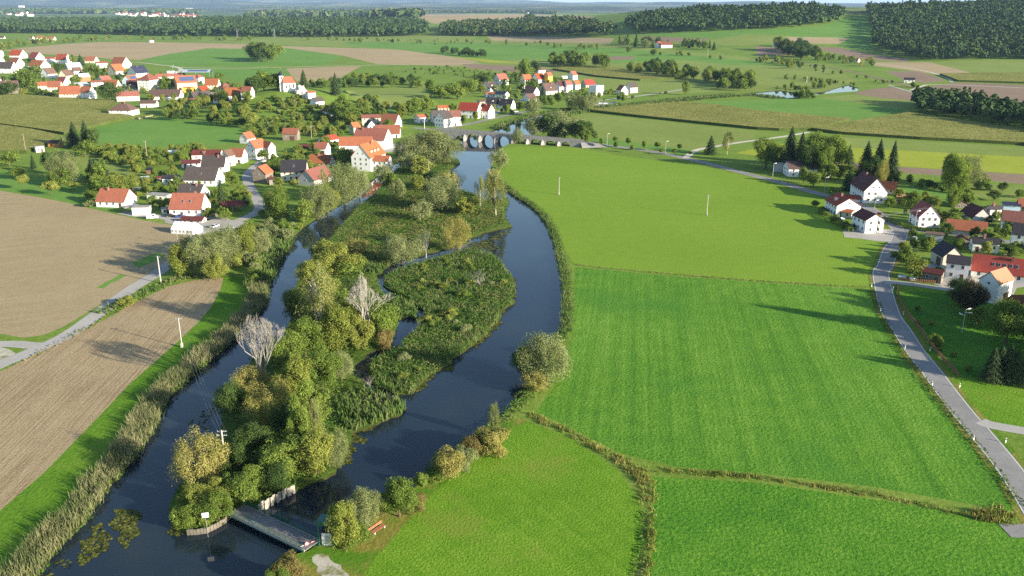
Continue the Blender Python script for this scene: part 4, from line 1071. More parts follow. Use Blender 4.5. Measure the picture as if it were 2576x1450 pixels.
# kind -> shape, leaf material, bark, name, category, singular text
KIND = {
 'bro': ('bro', 'Lbro', 'bark', 'broadleaf_tree', 'tree', 'round green broadleaf tree'),
 'tal': ('tall', 'Lbro', 'bark', 'broadleaf_tree', 'tree', 'tall green broadleaf tree'),
 'dk': ('bro', 'Ldk', 'bark', 'broadleaf_tree', 'tree', 'dark green broadleaf tree'),
 'wil': ('wil', 'Lwil', 'bark', 'willow_tree', 'tree', 'grey green willow tree'),
 'gol': ('wil', 'Lgol', 'bark', 'golden_tree', 'tree', 'golden yellow autumn tree'),
 'oli': ('tall', 'Loli', 'bark', 'olive_green_tree', 'tree', 'yellowish olive green tree'),
 'spr': ('spr', 'Lspr', 'bark', 'spruce_tree', 'tree', 'dark pointed spruce tree'),
 'bir': ('bir', 'Lbir', 'birchbark', 'birch_tree', 'tree', 'airy birch tree with pale trunk'),
 'ava': ('ava', 'Lbro', 'bark', 'avenue_tree', 'tree', 'small round tree on a bare stem'),
 'fru': ('ava', 'Loli', 'bark', 'fruit_tree', 'tree', 'small olive green fruit tree'),
 'bus': ('bus', 'Lbro', None, 'shrub', 'shrub', 'dense green shrub'),
 'obu': ('bus', 'Loli', None, 'shrub', 'shrub', 'yellowish green shrub'),
 'gbu': ('bus', 'Lgol', None, 'shrub', 'shrub', 'golden yellow shrub'),
 'wbu': ('bus', 'Lwil', None, 'willow_shrub', 'shrub', 'grey green willow shrub'),
 'rbu': ('bus', 'Lred', None, 'shrub', 'shrub', 'reddish brown shrub'),
 'col': ('col', 'Ldk', 'bark', 'columnar_tree', 'tree', 'narrow dark columnar tree'),
 'mar': ('bro', 'Lmar', 'bark', 'copper_tree', 'tree', 'dark copper coloured tree'),
}
PEND = []
def plant(kind, p, w, h, label, group=None, px=None):
    """p: ground point, w, h in metres; built later so that the smallest beyond the limit can become one mass"""
    PEND.append((kind, p, w, h, label, group, h / proj(*p)[2] * FD, random.uniform(0, 6.28)))
def build_plants(limit=285):
    by = {}
    for r in PEND: by.setdefault(KIND[r[0]][3], []).append(r)
    mass = {'tree': [], 'shrub': []}
    for nm, rs in by.items():
        rs.sort(key=lambda r: -r[6] * min(r[6], r[2] / r[3] * r[6]))
        for i, (kind, p, w, h, label, group, hp, rz) in enumerate(rs):
            sh, lm, bk, nm_, cat, _ = KIND[kind]
            if i >= limit: mass[cat].append((sh, lm, p, w, h, rz)); continue
            lod = 0 if hp > 62 else 1 if hp > 20 else 2
            me, tm = proto(sh, lod, (i * 7 + len(label)) % (3 if lod == 0 else 4))
            if tm is None or hp < 15:
                o = bpy.data.objects.new(nm_, me); COL.objects.link(o)
                o.location = p; o.rotation_euler = (0, 0, rz); o.scale = (w, w, h)
                o.material_slots[0].link = 'OBJECT'; o.material_slots[0].material = M[lm]
                tag(o, label, cat, group)
            else:
                o = empty(nm_, p, rz, label, cat, group); o.scale = (w, w, h)
                for q, m_, n_ in ((me, lm, 'crown'), (tm, bk, 'trunk')):
                    c = bpy.data.objects.new(n_, q); COL.objects.link(c); c.parent = o
                    c.material_slots[0].link = 'OBJECT'; c.material_slots[0].material = M[m_]
    for cat, L in mass.items():
        if not L: continue
        Vs, Fs, mi, mats, off = [], [], [], [], 0
        for i, (sh, lm, p, w, h, rz) in enumerate(L):
            me, _ = proto(sh, 2, i % 4); n = len(me.vertices); v = np.empty(n * 3, np.float32); me.vertices.foreach_get('co', v); v = v.reshape(-1, 3)
            c_, s_ = math.cos(rz), math.sin(rz)
            v = np.stack([(v[:, 0] * c_ - v[:, 1] * s_) * w + p[0], (v[:, 0] * s_ + v[:, 1] * c_) * w + p[1], v[:, 2] * h + p[2]], 1)
            Vs.append(v); Fs.append(np.arange(n).reshape(-1, 4) + off); off += n
            if lm not in mats: mats.append(lm)
            mi.append(np.full(n // 4, mats.index(lm), np.int32))
        o = new('distant_' + cat + '_growth', qmesh('distant_' + cat, np.concatenate(Vs), np.concatenate(Fs)), None, [M[m] for m in mats])
        o.data.polygons.foreach_set('material_index', np.concatenate(mi)); o.data.update()
        tag(o, 'small distant %ss scattered over the plain, hill and gardens' % cat, cat + 's', kind='stuff')
ORD = ['leftmost', 'second from left', 'third from left', 'fourth from left', 'fifth from left', 'sixth from left', 'seventh from left', 'eighth from left', 'ninth from left', 'tenth from left', 'eleventh from left', 'twelfth from left']
def stand(where, rows, tile='D'):
    """rows: kind x ybase ytop width in view units; where: phrase that says where the stand is"""
    L = []
    for r in rows.strip().split(';'):
        k, *v = r.split(); v = [float(a) for a in v]
        (x, yb), (x2, yt) = tileco(tile, '%f %f %f %f' % (v[0], v[1], v[0] + v[3], v[2]))
        L.append((k, x, yb, yt, x2 - x))
    by = {}
    for r in L: by.setdefault(KIND[r[0]][5], []).append(r)
    for txt, rs in by.items():
        rs.sort(key=lambda r: r[1])
        for i, (k, x, yb, yt, w) in enumerate(rs):
            p = hit(x, yb); h = height_at(p, yt); d = proj(*p)[2]
            lab = txt + ' ' + where if len(rs) == 1 else '%s %s, %s' % (txt, where, 'rightmost' if i == len(rs) - 1 else ORD[min(i, 11)])
            lab = ' '.join(lab.split()[:16])
            plant(k, p, w * d / FD * (1.45 if k == 'spr' else 1.18), h, lab, where if len(rs) > 1 else None, yb - yt)
def inpoly(pts, poly):
    x, y = pts[:, 0], pts[:, 1]; r = np.zeros(len(pts), bool); n = len(poly)
    for i in range(n):
        x1, y1 = poly[i]; x2, y2 = poly[i - 1]
        c = ((y1 > y) != (y2 > y)) & (x < (x2 - x1) * (y - y1) / (y2 - y1 + 1e-12) + x1)
        r ^= c
    return r
def free(x, y, m):
    for hx, hy, r, L, W, a in HOUSES:
        dx, dy = x - hx, y - hy
        if abs(dx) < r + m and abs(dy) < r + m:
            u = dx * math.cos(a) + dy * math.sin(a); v_ = -dx * math.sin(a) + dy * math.cos(a)
            if abs(u) < L / 2 + m and abs(v_) < W / 2 + m: return False
    return True
ROADW = []
def scatter(where, kinds, poly, n, h, tile='D', wr=(0.75, 1.1), seed=1, gap=0.55, clear=0.8):
    rr = random.Random(seed); P = tileco(tile, poly) if isinstance(poly, str) else poly
    xs = [p[0] for p in P]; ys = [p[1] for p in P]; done = []; tries = 0
    kl = kinds.split()
    while len(done) < n and tries < n * 40:
        tries += 1
        q = (rr.uniform(min(xs), max(xs)), rr.uniform(min(ys), max(ys)))
        if not inpoly(np.array([q]), P)[0]: continue
        p = hit(*q); hh = rr.uniform(*h); w = hh * rr.uniform(*wr)
        k = rr.choice(kl)
        if k in ('spr', 'col'): w *= 0.65
        if not free(p[0], p[1], w * 0.33 + clear): continue
        if any(math.hypot(p[0] - a, p[1] - b) < (w + c) / 2 * gap for a, b, c in done): continue
        if any((p[0] - a) ** 2 + (p[1] - b) ** 2 < (w * .3 + 2.6) ** 2 for a, b in ROADW): continue
        done.append((p[0], p[1], w))
        plant(k, p, w, hh, KIND[k][5] + ' ' + where, where)
for nm_ in [o for o in COL.objects if o.name.split('.')[0] in ('road', 'lane')]:
    vs = nm_.data.vertices
    for i in range(0, len(vs) - 1, 2): ROADW.append(((vs[i].co.x + vs[i + 1].co.x) / 2, (vs[i].co.y + vs[i + 1].co.y) / 2))

# -- the wooded long island
stand('on the wooded river island', '''oli 785 735 655 85;oli 820 800 690 95;dk 885 770 700 80;bro 770 905 800 85;oli 850 885 765 95;bus 965 850 745 75;
oli 912 880 795 66;bro 720 935 835 90;gol 640 990 915 85;oli 750 1010 895 95;bro 812 985 880 95;wil 862 955 880 56;dk 590 1065 960 75;gol 690 1075 955 100;
bro 790 1100 950 88;dk 735 1110 1010 90;bro 720 1195 1100 130;oli 800 1190 1080 105;tal 760 1150 1000 60;bir 800 1130 1000 44;wil 850 1170 1080 60;bro 618 1262 1178 100;dk 690 1240 1165 80;
oli 560 1270 1205 80;dk 640 1150 1060 90;dk 600 1190 1110 80;bro 860 830 730 70;rbu 965 880 820 50;dk 760 820 720 90;oli 905 850 760 80''')
stand('leaning over the water near the front pole', 'gol 503 1222 1088 122')
stand('on the small walled tip of the island', 'bro 552 1312 1236 74;oli 500 1295 1222 92;bus 492 1322 1258 56;bus 520 1325 1275 40;bus 460 1322 1270 60')
stand('standing tallest on the wooded island', 'bir 812 865 668 115')
# -- island meadow and island ends
stand('on the island meadow', '''wil 1010 664 590 100;gol 1150 632 540 62;oli 850 690 612 110;oli 815 660 605 70;gol 900 640 600 60;bus 880 690 640 80;bir 1248 545 425 72;
bir 1208 522 440 34;gol 1238 500 420 42;wil 1112 528 440 90;gol 1125 480 428 55;oli 1170 540 490 60;dk 1090 475 425 50;wil 1000 500 445 40;oli 1050 480 440 40;wil 1060 555 500 50''')
stand('at the upper end of the island beside the bridge', 'wil 1070 412 322 110;wil 1120 412 335 75;wil 1030 432 380 65;oli 1090 405 330 80;oli 1060 440 395 60;wil 1015 410 345 50;bus 985 470 430 40')
stand('along the mill race', '''wil 868 512 405 85;wil 905 500 418 60;wil 802 548 458 80;oli 825 535 470 60;wil 965 462 405 50;bir 815 478 420 26;oli 700 540 470 60;bro 765 560 500 50''')
# -- right bank
scatter('on the reed island', 'bus wbu bus obu', '985 690 1090 660 1190 640 1255 680 1280 730 1250 790 1180 850 1100 920 1020 970 960 940 990 900 1060 830 1080 780 1000 730', 34, (1.6, 3.2), seed=77, wr=(1.1, 1.9))
stand('on the right bank at the bend', 'wil 1375 968 832 118;dk 1325 952 872 80;gol 1345 985 930 60;wil 1400 900 860 40')
stand('along the lower right bank', 'rbu 1185 1155 1085 55;gbu 1235 1145 1068 85;gbu 1130 1198 1122 75;wbu 1165 1180 1115 60;bus 1095 1215 1185 40;bus 1060 1225 1190 36;bir 1242 1095 1010 38')
stand('beside the red timber bench', 'oli 866 1382 1265 88;wil 918 1328 1228 85;bro 962 1300 1238 60;bro 1006 1300 1205 92;rbu 1048 1290 1232 46;bus 900 1375 1310 60')
stand('at the bottom edge beside the footbridge end', 'rbu 728 1470 1388 70;bus 705 1480 1405 56')
stand('on the right bank below the stone bridge', 'wil 1255 425 368 46')
# -- left bank
stand('beside the farm lane and the white tent', 'wil 520 692 590 95;oli 462 695 615 80;wil 570 672 560 80;oli 620 650 560 60;wil 490 640 580 60;oli 545 705 640 60;wil 655 640 570 60')
stand('by the farm lane', 'obu 322 770 742 38')
scatter('in the willow scrub on the left bank', 'wbu obu wbu bus', '590 600 690 565 735 590 690 650 660 700 640 740 600 690 580 660', 26, (3.5, 6.0), seed=3, wr=(.9, 1.4))
scatter('on the left bank below the lane', 'wbu bus obu', '655 545 740 545 780 550 750 585 690 570', 10, (2.5, 5), seed=4, wr=(.9, 1.3))
# -- behind the stone bridge
stand('behind the stone bridge', 'dk 1380 345 285 60;wil 1420 352 290 70;dk 1462 356 302 62;wil 1345 332 290 50;wil 1400 320 275 60;wil 1440 330 292 60;dk 1405 352 305 50;wbu 1385 352 330 20;wil 1302 362 318 26')
stand('along the road right of the stone bridge', '''ava 1060 1335 1240 55;ava 1117 1385 1290 50;ava 1245 1345 1276 48;ava 1252 1408 1322 52;ava 1370 1388 1282 70;ava 1406 1432 1350 48;
ava 1518 1415 1315 56;ava 1640 1412 1325 74;ava 1682 1445 1390 52;ava 1846 1420 1335 46;ava 1798 1450 1392 50;ava 1945 1460 1412 50;tal 965 1350 1180 100''', 'T3')
stand('along the riverside street', 'ava 233 1100 960 68;ava 337 1075 940 62;ava 715 1005 860 80;ava 590 1010 910 50;wil 480 1085 900 150;bus 275 1075 1015 55;wil 835 1030 870 110;wil 910 1035 880 110;wil 1000 1040 870 130;ava 1275 975 880 45;ava 1325 980 880 60;spr 567 910 800 56;tal 1900 890 760 80;ava 1668 905 860 28;ava 1718 900 850 36', 'T3')
stand('in front of the red riverside houses', 'ava 2083 1200 1068 70;ava 2195 1170 1030 60;bro 1985 1040 965 90;bro 1600 1085 920 120;bro 1700 1050 910 110', 'B')
# -- right side
stand('beside the gravel track', 'spr 2135 1448 1270 110;bir 2290 1448 1215 140;bro 2090 1450 1390 40', 'T3')
stand('behind the long brown-roofed house', 'bro 1925 425 342 62;spr 1985 415 318 46;spr 2012 420 332 40;bro 2050 432 328 62;bro 2088 436 335 70;spr 2132 425 366 34;dk 1955 430 365 40;dk 2030 440 360 50;bro 2070 445 370 40')
stand('behind the white farmhouse', 'spr 2175 445 355 44;spr 2205 450 350 42;spr 2240 455 353 36;dk 2190 460 390 50;gol 2215 470 400 30')
stand('at the bend of the yellow-green field', 'bro 2400 505 385 60;wil 2432 475 385 64;tal 2380 480 382 40;bro 2395 530 460 34;bus 2462 470 430 40;bro 2428 515 475 34')
stand('by the white gable barn', 'mar 2432 792 702 70;dk 2410 770 700 60;bro 2530 868 756 100;bro 2455 822 770 46;spr 2490 960 872 50;spr 2530 958 866 60;spr 2510 945 868 50;spr 2550 962 878 50;bro 2570 860 770 50;dk 2550 955 900 60')
scatter('in the farm grounds beyond the right edge', 'bro tal dk', '2620 760 2760 800 2860 900 2800 1010 2640 930 2610 840', 12, (11, 17), seed=91, gap=.6)
for x_, y_, w_, h_ in ((150, 214, 9, 25), (154, 180, 7, 20), (153, 232, 11, 17), (160, 240, 10, 15), (148, 198, 8, 15)):
    plant('tal', (x_, y_, 0.0), w_, h_, 'tall green broadleaf tree of the farm grounds beyond the right edge', 'farm trees beyond the right edge')
scatter('in the gardens of the right edge village', 'bro oli bus dk', '2250 510 2400 500 2576 560 2576 660 2450 640 2330 640 2260 660 2270 600 2290 560', 46, (2.5, 6), seed=92)
scatter('along the fence on the shaded lawn', 'bus obu wbu', '2290 790 2330 850 2380 910 2420 950 2440 930 2390 870 2340 800 2310 770', 10, (.9, 2.0), seed=93, wr=(1, 1.6))
stand('in the road garden opposite the junction', 'bro 2325 625 595 34;bro 2280 672 620 46;oli 2300 700 650 60;dk 2260 660 630 40;bus 2360 690 668 30;obu 2350 700 684 24')
stand('around the white villa', 'spr 2133 480 425 34;bro 2045 470 430 42;bro 2022 462 420 30;bro 2080 455 410 50;oli 2110 450 415 34;bro 2095 500 470 30;bus 2070 535 518 24;bus 2100 560 540 30;bus 2125 575 555 24;bus 2050 520 500 20')
stand('in the gardens of the right village', 'bro 2290 525 480 50;oli 2260 510 475 30;bro 2420 520 480 50;bro 2235 525 495 26;bus 2395 560 530 50;dk 2380 600 560 30;bro 2530 600 572 46;oli 2500 620 598 40;bus 2555 645 620 40;bus 2330 570 545 26;oli 2350 520 495 34;dk 2500 505 480 30;bro 2350 865 840 30;bus 2360 870 845 24')
scatter('in the hedge behind the right village', 'dk bro bus', '2120 425 2260 440 2360 470 2580 480 2580 500 2360 485 2130 445', 26, (2.5, 5), seed=12, wr=(1, 1.5))
# -- upper right plain
scatter('in the long tree belt above the river', 'bro tal oli dk bro', '1575 185 1640 190 1760 210 1880 222 1900 215 1760 195 1690 180 1590 170', 46, (11, 19), seed=21, gap=.45)
scatter('in the dark tree clump beside the upper river', 'dk bro', '1790 222 1840 215 1900 220 1880 230 1800 228', 14, (8, 13), seed=22, gap=.5)
scatter('in the long copse on the green plain', 'bro dk tal', '1388 160 1420 155 1500 166 1535 170 1535 176 1450 172 1390 170', 24, (14, 22), seed=23, gap=.45)
scatter('on the pond islet', 'bus bro obu', '1920 224 1990 222 2060 214 2100 216 2095 224 2000 232 1940 230', 16, (4, 9), seed=24)
scatter('in the pond hedge', 'dk bus', '1995 246 2055 246 2050 250 2000 250', 8, (6, 10), seed=25, gap=.5)
scatter('along the railway', 'bus obu dk bus', '1890 148 2000 160 2100 180 2190 200 2330 225 2480 262 2560 290 2560 296 2460 268 2300 225 2160 200 2000 172 1890 158', 60, (3, 8), seed=26)
scatter('along the narrow brook', 'bus obu bus', '1884 186 2000 196 2100 206 2165 214 2165 219 2080 212 1980 202 1884 191', 26, (3, 6), seed=27)
scatter('beside the distant farm', 'dk spr bro wil', '1540 112 1650 125 1700 124 1700 116 1600 106 1545 104', 22, (9, 20), seed=28)
scatter('right of the distant farm', 'dk spr bro', '1700 122 1800 128 1800 120 1760 112 1705 114', 16, (9, 18), seed=29)
scatter('in the tall grove below the hillside farm', 'dk tal dk', '1948 138 2060 160 2065 150 2040 128 1990 122 1950 126', 22, (16, 28), seed=30, gap=.45)
scatter('around the orange-roofed farm building', 'bro gol bus', '2070 158 2190 170 2200 160 2120 150 2080 146', 14, (6, 13), seed=31)
scatter('dotted over the green plain', 'bro bus dk', '700 100 1300 112 1700 136 1850 150 1850 156 1500 132 1200 118 750 106', 22, (5, 13), seed=32)
scatter('in the reed belt of the old river arm', 'bus wil bus bro', '750 96 1000 100 1300 108 1500 118 1560 120 1500 124 1200 112 900 106 740 102', 56, (4, 10), seed=33)
scatter('on the meadow before the upper tree belt', 'bro oli', '1900 150 2010 162 2060 172 2000 176 1900 165', 10, (7, 13), seed=34)
stand('alone on the plain, round copse', 'bro 640 150 105 40;dk 662 152 103 46;bro 690 150 108 40;bro 675 156 115 50;dk 650 157 120 40')
scatter('in the straight copse on the plain', 'dk', '1106 130 1150 133 1215 140 1222 146 1160 142 1108 137', 22, (9, 14), seed=36, gap=.4)
scatter('in the hedge beyond the tan field', 'bro oli bus gol bro', '0 128 120 112 255 103 450 103 640 106 640 101 450 98 255 98 120 104 0 116', 80, (6, 15), seed=37, gap=.4)
# -- left village and hill
scatter('on the shrubby church hill', 'bus obu bus obu wbu bus', '620 330 630 290 660 255 700 245 760 240 850 270 880 310 850 335 760 325 700 345 620 345', 240, (1.6, 4.6), seed=41, wr=(1., 1.6), gap=.42)
tufts('620 345 630 290 660 255 700 245 760 240 850 270 880 310 850 335 700 350', .1, (.1, .2), .1, 'Cherb', 'hill_weeds', 88, 'low weeds on the church hill') if False else None
scatter('on the wooded slope below the upper village', 'bro oli dk fru', '400 300 480 262 560 255 640 255 640 330 560 318 450 305', 46, (6, 12), seed=42, gap=.5)
stand('beside the hilltop church', 'tal 665 228 178 55;tal 700 226 182 50;spr 765 222 176 24;spr 845 240 184 26;dk 640 240 190 40')
scatter('behind the hilltop church', 'dk bro bus', '780 220 900 225 1000 218 1000 205 900 205 790 208', 34, (5, 11), seed=43, gap=.45)
scatter('in the orchard hedge of the middle meadow', 'bro dk bus bro', '870 220 960 222 1060 222 1060 208 1000 196 880 200', 30, (6, 13), seed=44, gap=.45)
stand('on the middle meadow', 'fru 946 258 236 16;tal 1084 242 198 28;bro 1110 250 210 50;bro 1150 250 205 60;bro 1180 240 196 50;dk 1210 215 185 40;bro 1040 290 245 40;bro 1075 282 240 36;oli 1010 295 260 30;oli 1000 275 256 30')
scatter('among the slope gardens by the river village', 'bro oli bus dk bus', '1180 195 1250 190 1330 190 1420 200 1400 225 1330 235 1250 240 1180 235', 80, (3.5, 9), seed=45)
scatter('in the riverside village gardens', 'bro oli bus', '1260 235 1400 225 1500 235 1600 240 1600 250 1480 262 1340 272 1230 290', 70, (3, 7), seed=46)
stand('above the slope gardens', 'tal 1318 200 148 30;dk 1345 190 150 24;bro 1298 178 166 12;bro 1330 195 158 24')
scatter('on the heath above the slope gardens', 'bus bus dk', '960 172 1100 168 1240 172 1300 185 1200 195 1080 190 1000 182', 50, (1.6, 4), seed=47, wr=(.9, 1.5))
stand('among the houses of the upper left village', 'bro 250 850 640 230;dk 90 900 760 160;bro 30 900 780 110;dk 1030 950 770 180;bro 710 790 705 100;bro 340 690 610 130;dk 555 675 590 100;spr 760 620 510 70;bro 870 720 600 150;bro 920 700 630 130;bro 1580 840 720 160;tal 1530 850 760 90;bro 60 590 520 90;oli 680 600 510 60;dk 300 590 545 80;bro 400 890 840 90;bro 480 910 860 70;oli 1410 940 880 90;oli 1520 950 880 60;spr 1165 840 785 30;bro 290 830 700 120;bro 1900 980 880 130;oli 2080 960 850 140;bro 2050 740 680 80;bro 2200 850 780 110;bro 960 830 790 80', 'A')
scatter('in the gardens of the upper left village', 'bro oli bus dk', '0 205 120 170 330 175 480 205 620 225 640 250 520 262 420 255 300 235 100 240 0 245', 150, (3.5, 8), seed=48)
stand('in the gardens above the harrowed field', '''wil 165 462 378 70;dk 130 440 382 40;spr 235 452 395 34;spr 265 455 410 36;bro 250 460 400 40;bro 155 468 425 60;fru 60 478 438 32;fru 130 492 455 42;bro 45 450 420 36;bro 25 420 380 50;
spr 85 425 388 14;bro 228 505 478 34;wbu 228 520 502 30;bro 315 480 450 50;oli 290 485 440 60;bro 260 490 445 70;fru 180 480 455 30;fru 345 448 412 34;spr 437 438 405 14;spr 560 530 455 28;bro 590 470 440 30;bro 575 455 430 40;bus 530 545 520 24;col 622 520 490 24''')
stand('above the orchard beside the maize field', 'spr 190 372 305 34;spr 220 378 302 34;dk 235 380 320 30;wil 175 372 332 40;bro 215 395 352 50;bro 245 390 360 36')
scatter('in the cottage orchards', 'bro fru oli bus bro', '250 375 330 385 420 385 500 372 520 385 440 420 340 430 250 400', 70, (3.5, 7.5), seed=51)
scatter('in the cottage gardens', 'bro fru oli bus', '220 440 330 430 450 440 560 500 640 470 640 520 560 560 380 530 250 480', 95, (2.5, 6), seed=52)
scatter('around the mill village', 'bro oli bus dk', '620 350 720 340 860 350 900 330 1000 340 1000 320 900 310 860 300 700 330', 34, (4, 9), seed=53)
scatter('in the lanes of the mill village', 'bro oli bus fru', '660 420 760 370 860 360 880 410 780 470 720 470 680 500 660 480', 40, (3, 7), seed=54)
stand('in the mill garden', 'bro 870 420 370 46;dk 895 425 385 40;bro 700 555 470 60;bro 660 400 375 40;bro 730 425 385 60;bro 690 440 395 50;oli 740 435 400 34;fru 740 478 450 24;bro 850 300 255 50;bro 880 310 262 50;tal 862 295 240 40')
scatter('on the garden slope below the church hill', 'bro oli dk', '870 270 920 262 985 275 960 330 890 335', 24, (5, 10), seed=55)
scatter('along the left edge road below the barn', 'dk bro', '0 240 60 236 200 236 250 244 200 246 0 244', 22, (4, 8), seed=56)
# -- dead trees
def dead(i, x, yb, yt, w, label, mat='deadwood'):
    p = hit(x, yb); h = height_at(p, yt); ww = w * proj(*p)[2] / FD
    o = empty('dead_tree', p, i * 1.3, label, 'dead tree'); o.scale = (ww, ww, h)
    new('branches', DEAD[i % 3], o)
dead(0, 664, 985, 778, 116, 'large bare white dead tree, wide and nearest, on the wooded island')
dead(1, 922, 862, 680, 84, 'tall narrow bare white dead tree further back on the wooded island')
dead(2, 1072, 648, 565, 44, 'thin grey dead tree on the island meadow')
dead(2, 1207, 722, 676, 58, 'low bleached dead tree lying on the reed island')
dead(1, 800, 840, 690, 50, 'thin pale bare branches rising inside the island birch')
dead(2, 930, 972, 945, 46, 'low grey heap of bare branches at the backwater')

# -- ground cover and reeds: nobody could count them
def blades(poly, dens, h, w, mat, name, lean=0.25, seed=5, clump=0.05, label=None, hill=None, world=False, per=5):
    rg = np.random.default_rng(seed)
    P = [hit(*p)[:2] for p in (tileco('D', poly) if isinstance(poly, str) else poly)] if not world else poly
    P = np.array(P); lo, hi = P.min(0), P.max(0)
    n = int((hi - lo).prod() * dens / per) + 1
    C = rg.uniform(lo, hi, (n, 2)); C = C[inpoly(C, [tuple(p) for p in P])]
    nzv = np.sin(C[:, 0] * .23 + 1.3 * np.sin(C[:, 1] * .17)) * np.sin(C[:, 1] * .29 + seed)
    hc = rg.uniform(h[0], h[1], len(C)) * (1 + 0.28 * nzv)
    C = np.repeat(C, per, 0); hc = np.repeat(hc, per) * rg.uniform(0.7, 1.1, len(C))
    C = C + rg.normal(size=C.shape) * 0.28
    n = len(C)
    a = rg.uniform(0, 6.2832, n); t = np.stack([np.cos(a), np.sin(a), np.zeros(n)], 1)
    l = rg.normal(size=(n, 2)) * lean * hc[:, None]
    B = np.concatenate([C, np.full((n, 1), -0.05)], 1); T = B + np.concatenate([l, hc[:, None]], 1)
    mid = (B + T) / 2 - np.concatenate([l * 0.15, np.zeros((n, 1))], 1)
    ww = w * rg.uniform(.6, 1.3, (n, 1))
    V = np.stack([B - t * ww * .5, B + t * ww * .5, mid + t * ww * .6, T + t * ww * .12, T - t * ww * .12, mid - t * ww * .6], 1).reshape(-1, 3)
    i = np.arange(n)[:, None] * 6
    F = np.concatenate([i + np.array([[0, 1, 2, 5]]), i + np.array([[5, 2, 3, 4]])], 0)
    o = new(name, qmesh(name, V, F), None, M[mat]); tag(o, label, 'reeds', kind='stuff'); return o
def tufts(poly, dens, h, size, mat, name, seed=5, label=None, lump=0.5, aspect=.6, world=False):
    rg = np.random.default_rng(seed)
    P = [hit(*p)[:2] for p in (tileco('D', poly) if isinstance(poly, str) else poly)] if not world else poly
    P = np.array(P); lo, hi = P.min(0), P.max(0)
    n = int((hi - lo).prod() * dens) + 1
    C = rg.uniform(lo, hi, (n, 2)); C = C[inpoly(C, [tuple(p) for p in P])]; n = len(C)
    x, y = C[:, 0], C[:, 1]
    s = (np.sin(x * .41 + 2 * np.sin(y * .23)) * np.sin(y * .37 + 1.7 * np.sin(x * .19)) + .6 * np.sin(x * 1.1 + y * .7) * np.sin(y * 1.2 - x * .5)) * .5
    top = h[0] + (h[1] - h[0]) * np.clip(.5 + lump * s, 0, 1.3)
    z = top * rg.uniform(.25, 1.0, n) ** .5
    Nn = unit(np.stack([rg.normal(size=n) * .6, rg.normal(size=n) * .6, np.ones(n)], 1))
    V, F = leaf_quads(np.stack([x, y, z], 1), Nn, size, aspect, rg)
    o = new(name, qmesh(name, V, F), None, M[mat]); tag(o, label, 'ground cover', kind='stuff'); return o
M['Creed'] = cover_mat('reed_blades', [(0.074, 0.101, 0.034), (0.142, 0.169, 0.068), (0.243, 0.243, 0.115), (0.324, 0.290, 0.162)], 0.10)
M['Creedg'] = cover_mat('reed_blades_green', [(0.05, 0.10, 0.02), (0.085, 0.145, 0.032), (0.13, 0.18, 0.055), (0.21, 0.21, 0.10)], 0.09)
M['Cherb'] = cover_mat('herb_leaves', [(0.03, 0.085, 0.012), (0.06, 0.135, 0.02), (0.11, 0.175, 0.03), (0.2, 0.18, 0.085)], 0.12)
M['Cdry'] = cover_mat('dry_weeds', [(0.065, 0.098, 0.016), (0.143, 0.161, 0.033), (0.260, 0.239, 0.065), (0.338, 0.281, 0.111)], 0.16)
M['Cmead'] = cover_mat('meadow_herbs', [(0.06, 0.11, 0.018), (0.11, 0.16, 0.03), (0.18, 0.185, 0.055), (0.26, 0.18, 0.10)], 0.08)
def band(line, w0, w1=0.0):
    """polygon to the left of a line of view points, w0 to w1 metres away from it"""
    L = [Vector(hit(*p)[:2]) for p in line]; A, B = [], []
    for i, p in enumerate(L):
        d = (L[min(len(L) - 1, i + 1)] - L[max(0, i - 1)]).normalized(); nn = Vector((-d.y, d.x))
        A.append(tuple(p + nn * w0)); B.append(tuple(p + nn * w1))
    return A + B[::-1]
LB = tileco('D', '-40 1540 60 1475 90 1448 150 1370 215 1310 270 1225 330 1160 390 1070 410 1015 470 955 560 878 610 832 662 770 676 720 702 665 742 592')
blades(band(LB[:9], 5.6, -0.6), 15, (1.2, 2.6), .09, 'Creed', 'reeds', 0.24, 61, label='tall pale reeds along the left river bank in front', world=True)
blades(band(LB[8:14], 5.6, -0.4), 14, (1.3, 2.7), .10, 'Creed', 'reeds', 0.24, 62, label='tall pale reeds along the middle of the left river bank', world=True)
blades(band(LB[13:], 8, 0.0), 4, (1.6, 2.8), .3, 'Creedg', 'reeds', 0.2, 63, label='greener reeds along the far part of the left bank', world=True)
tufts(band(LB, 2.0, -1.2), 5, (.2, .9), .3, 'Cherb', 'bank_weeds', 64, 'low green weeds at the foot of the left bank reeds', world=True)
blades(ISL_B, 6.0, (.6, 1.7), .14, 'Creedg', 'reeds', 0.2, 65, label='green reeds and sedge covering the reed island')
tufts(ISL_B, 8, (.3, 2.0), .24, 'Cherb', 'undergrowth', 66, 'leafy herbs among the reeds of the reed island')
blades('887 1088 960 1060 1010 1040 1018 1025 1000 1008 960 997 925 977 880 985 840 1010 850 1060', 7, (1.4, 2.3), .22, 'Creedg', 'reeds', 0.18, 67, label='green reeds on the spit of the wooded island')
blades('935 690 958 686 982 665 1003 654 960 650 900 655 890 690', 6, (1.2, 2.2), .25, 'Creedg', 'reeds', 0.18, 68, label='green reeds at the neck of the backwater')
blades('1003 797 1045 800 1052 790 1035 765 1000 748 985 770', 7, (1.0, 1.9), .25, 'Creedg', 'reeds', 0.18, 69, label='green reeds on the small backwater point')
tufts(ISL_A, 3.0, (.3, 1.8), .3, 'Cherb', 'undergrowth', 70, 'dense green undergrowth on the wooded island')
tufts(ISL_UP, 3, (.2, .8), .24, 'Cmead', 'meadow_herbs', 71, 'brownish tall herbs of the island meadow')
blades(ISL_UP, 1.8, (.5, 1.2), .25, 'Cmead', 'meadow_grass', 0.25, 72, label='tall brownish grass of the island meadow')
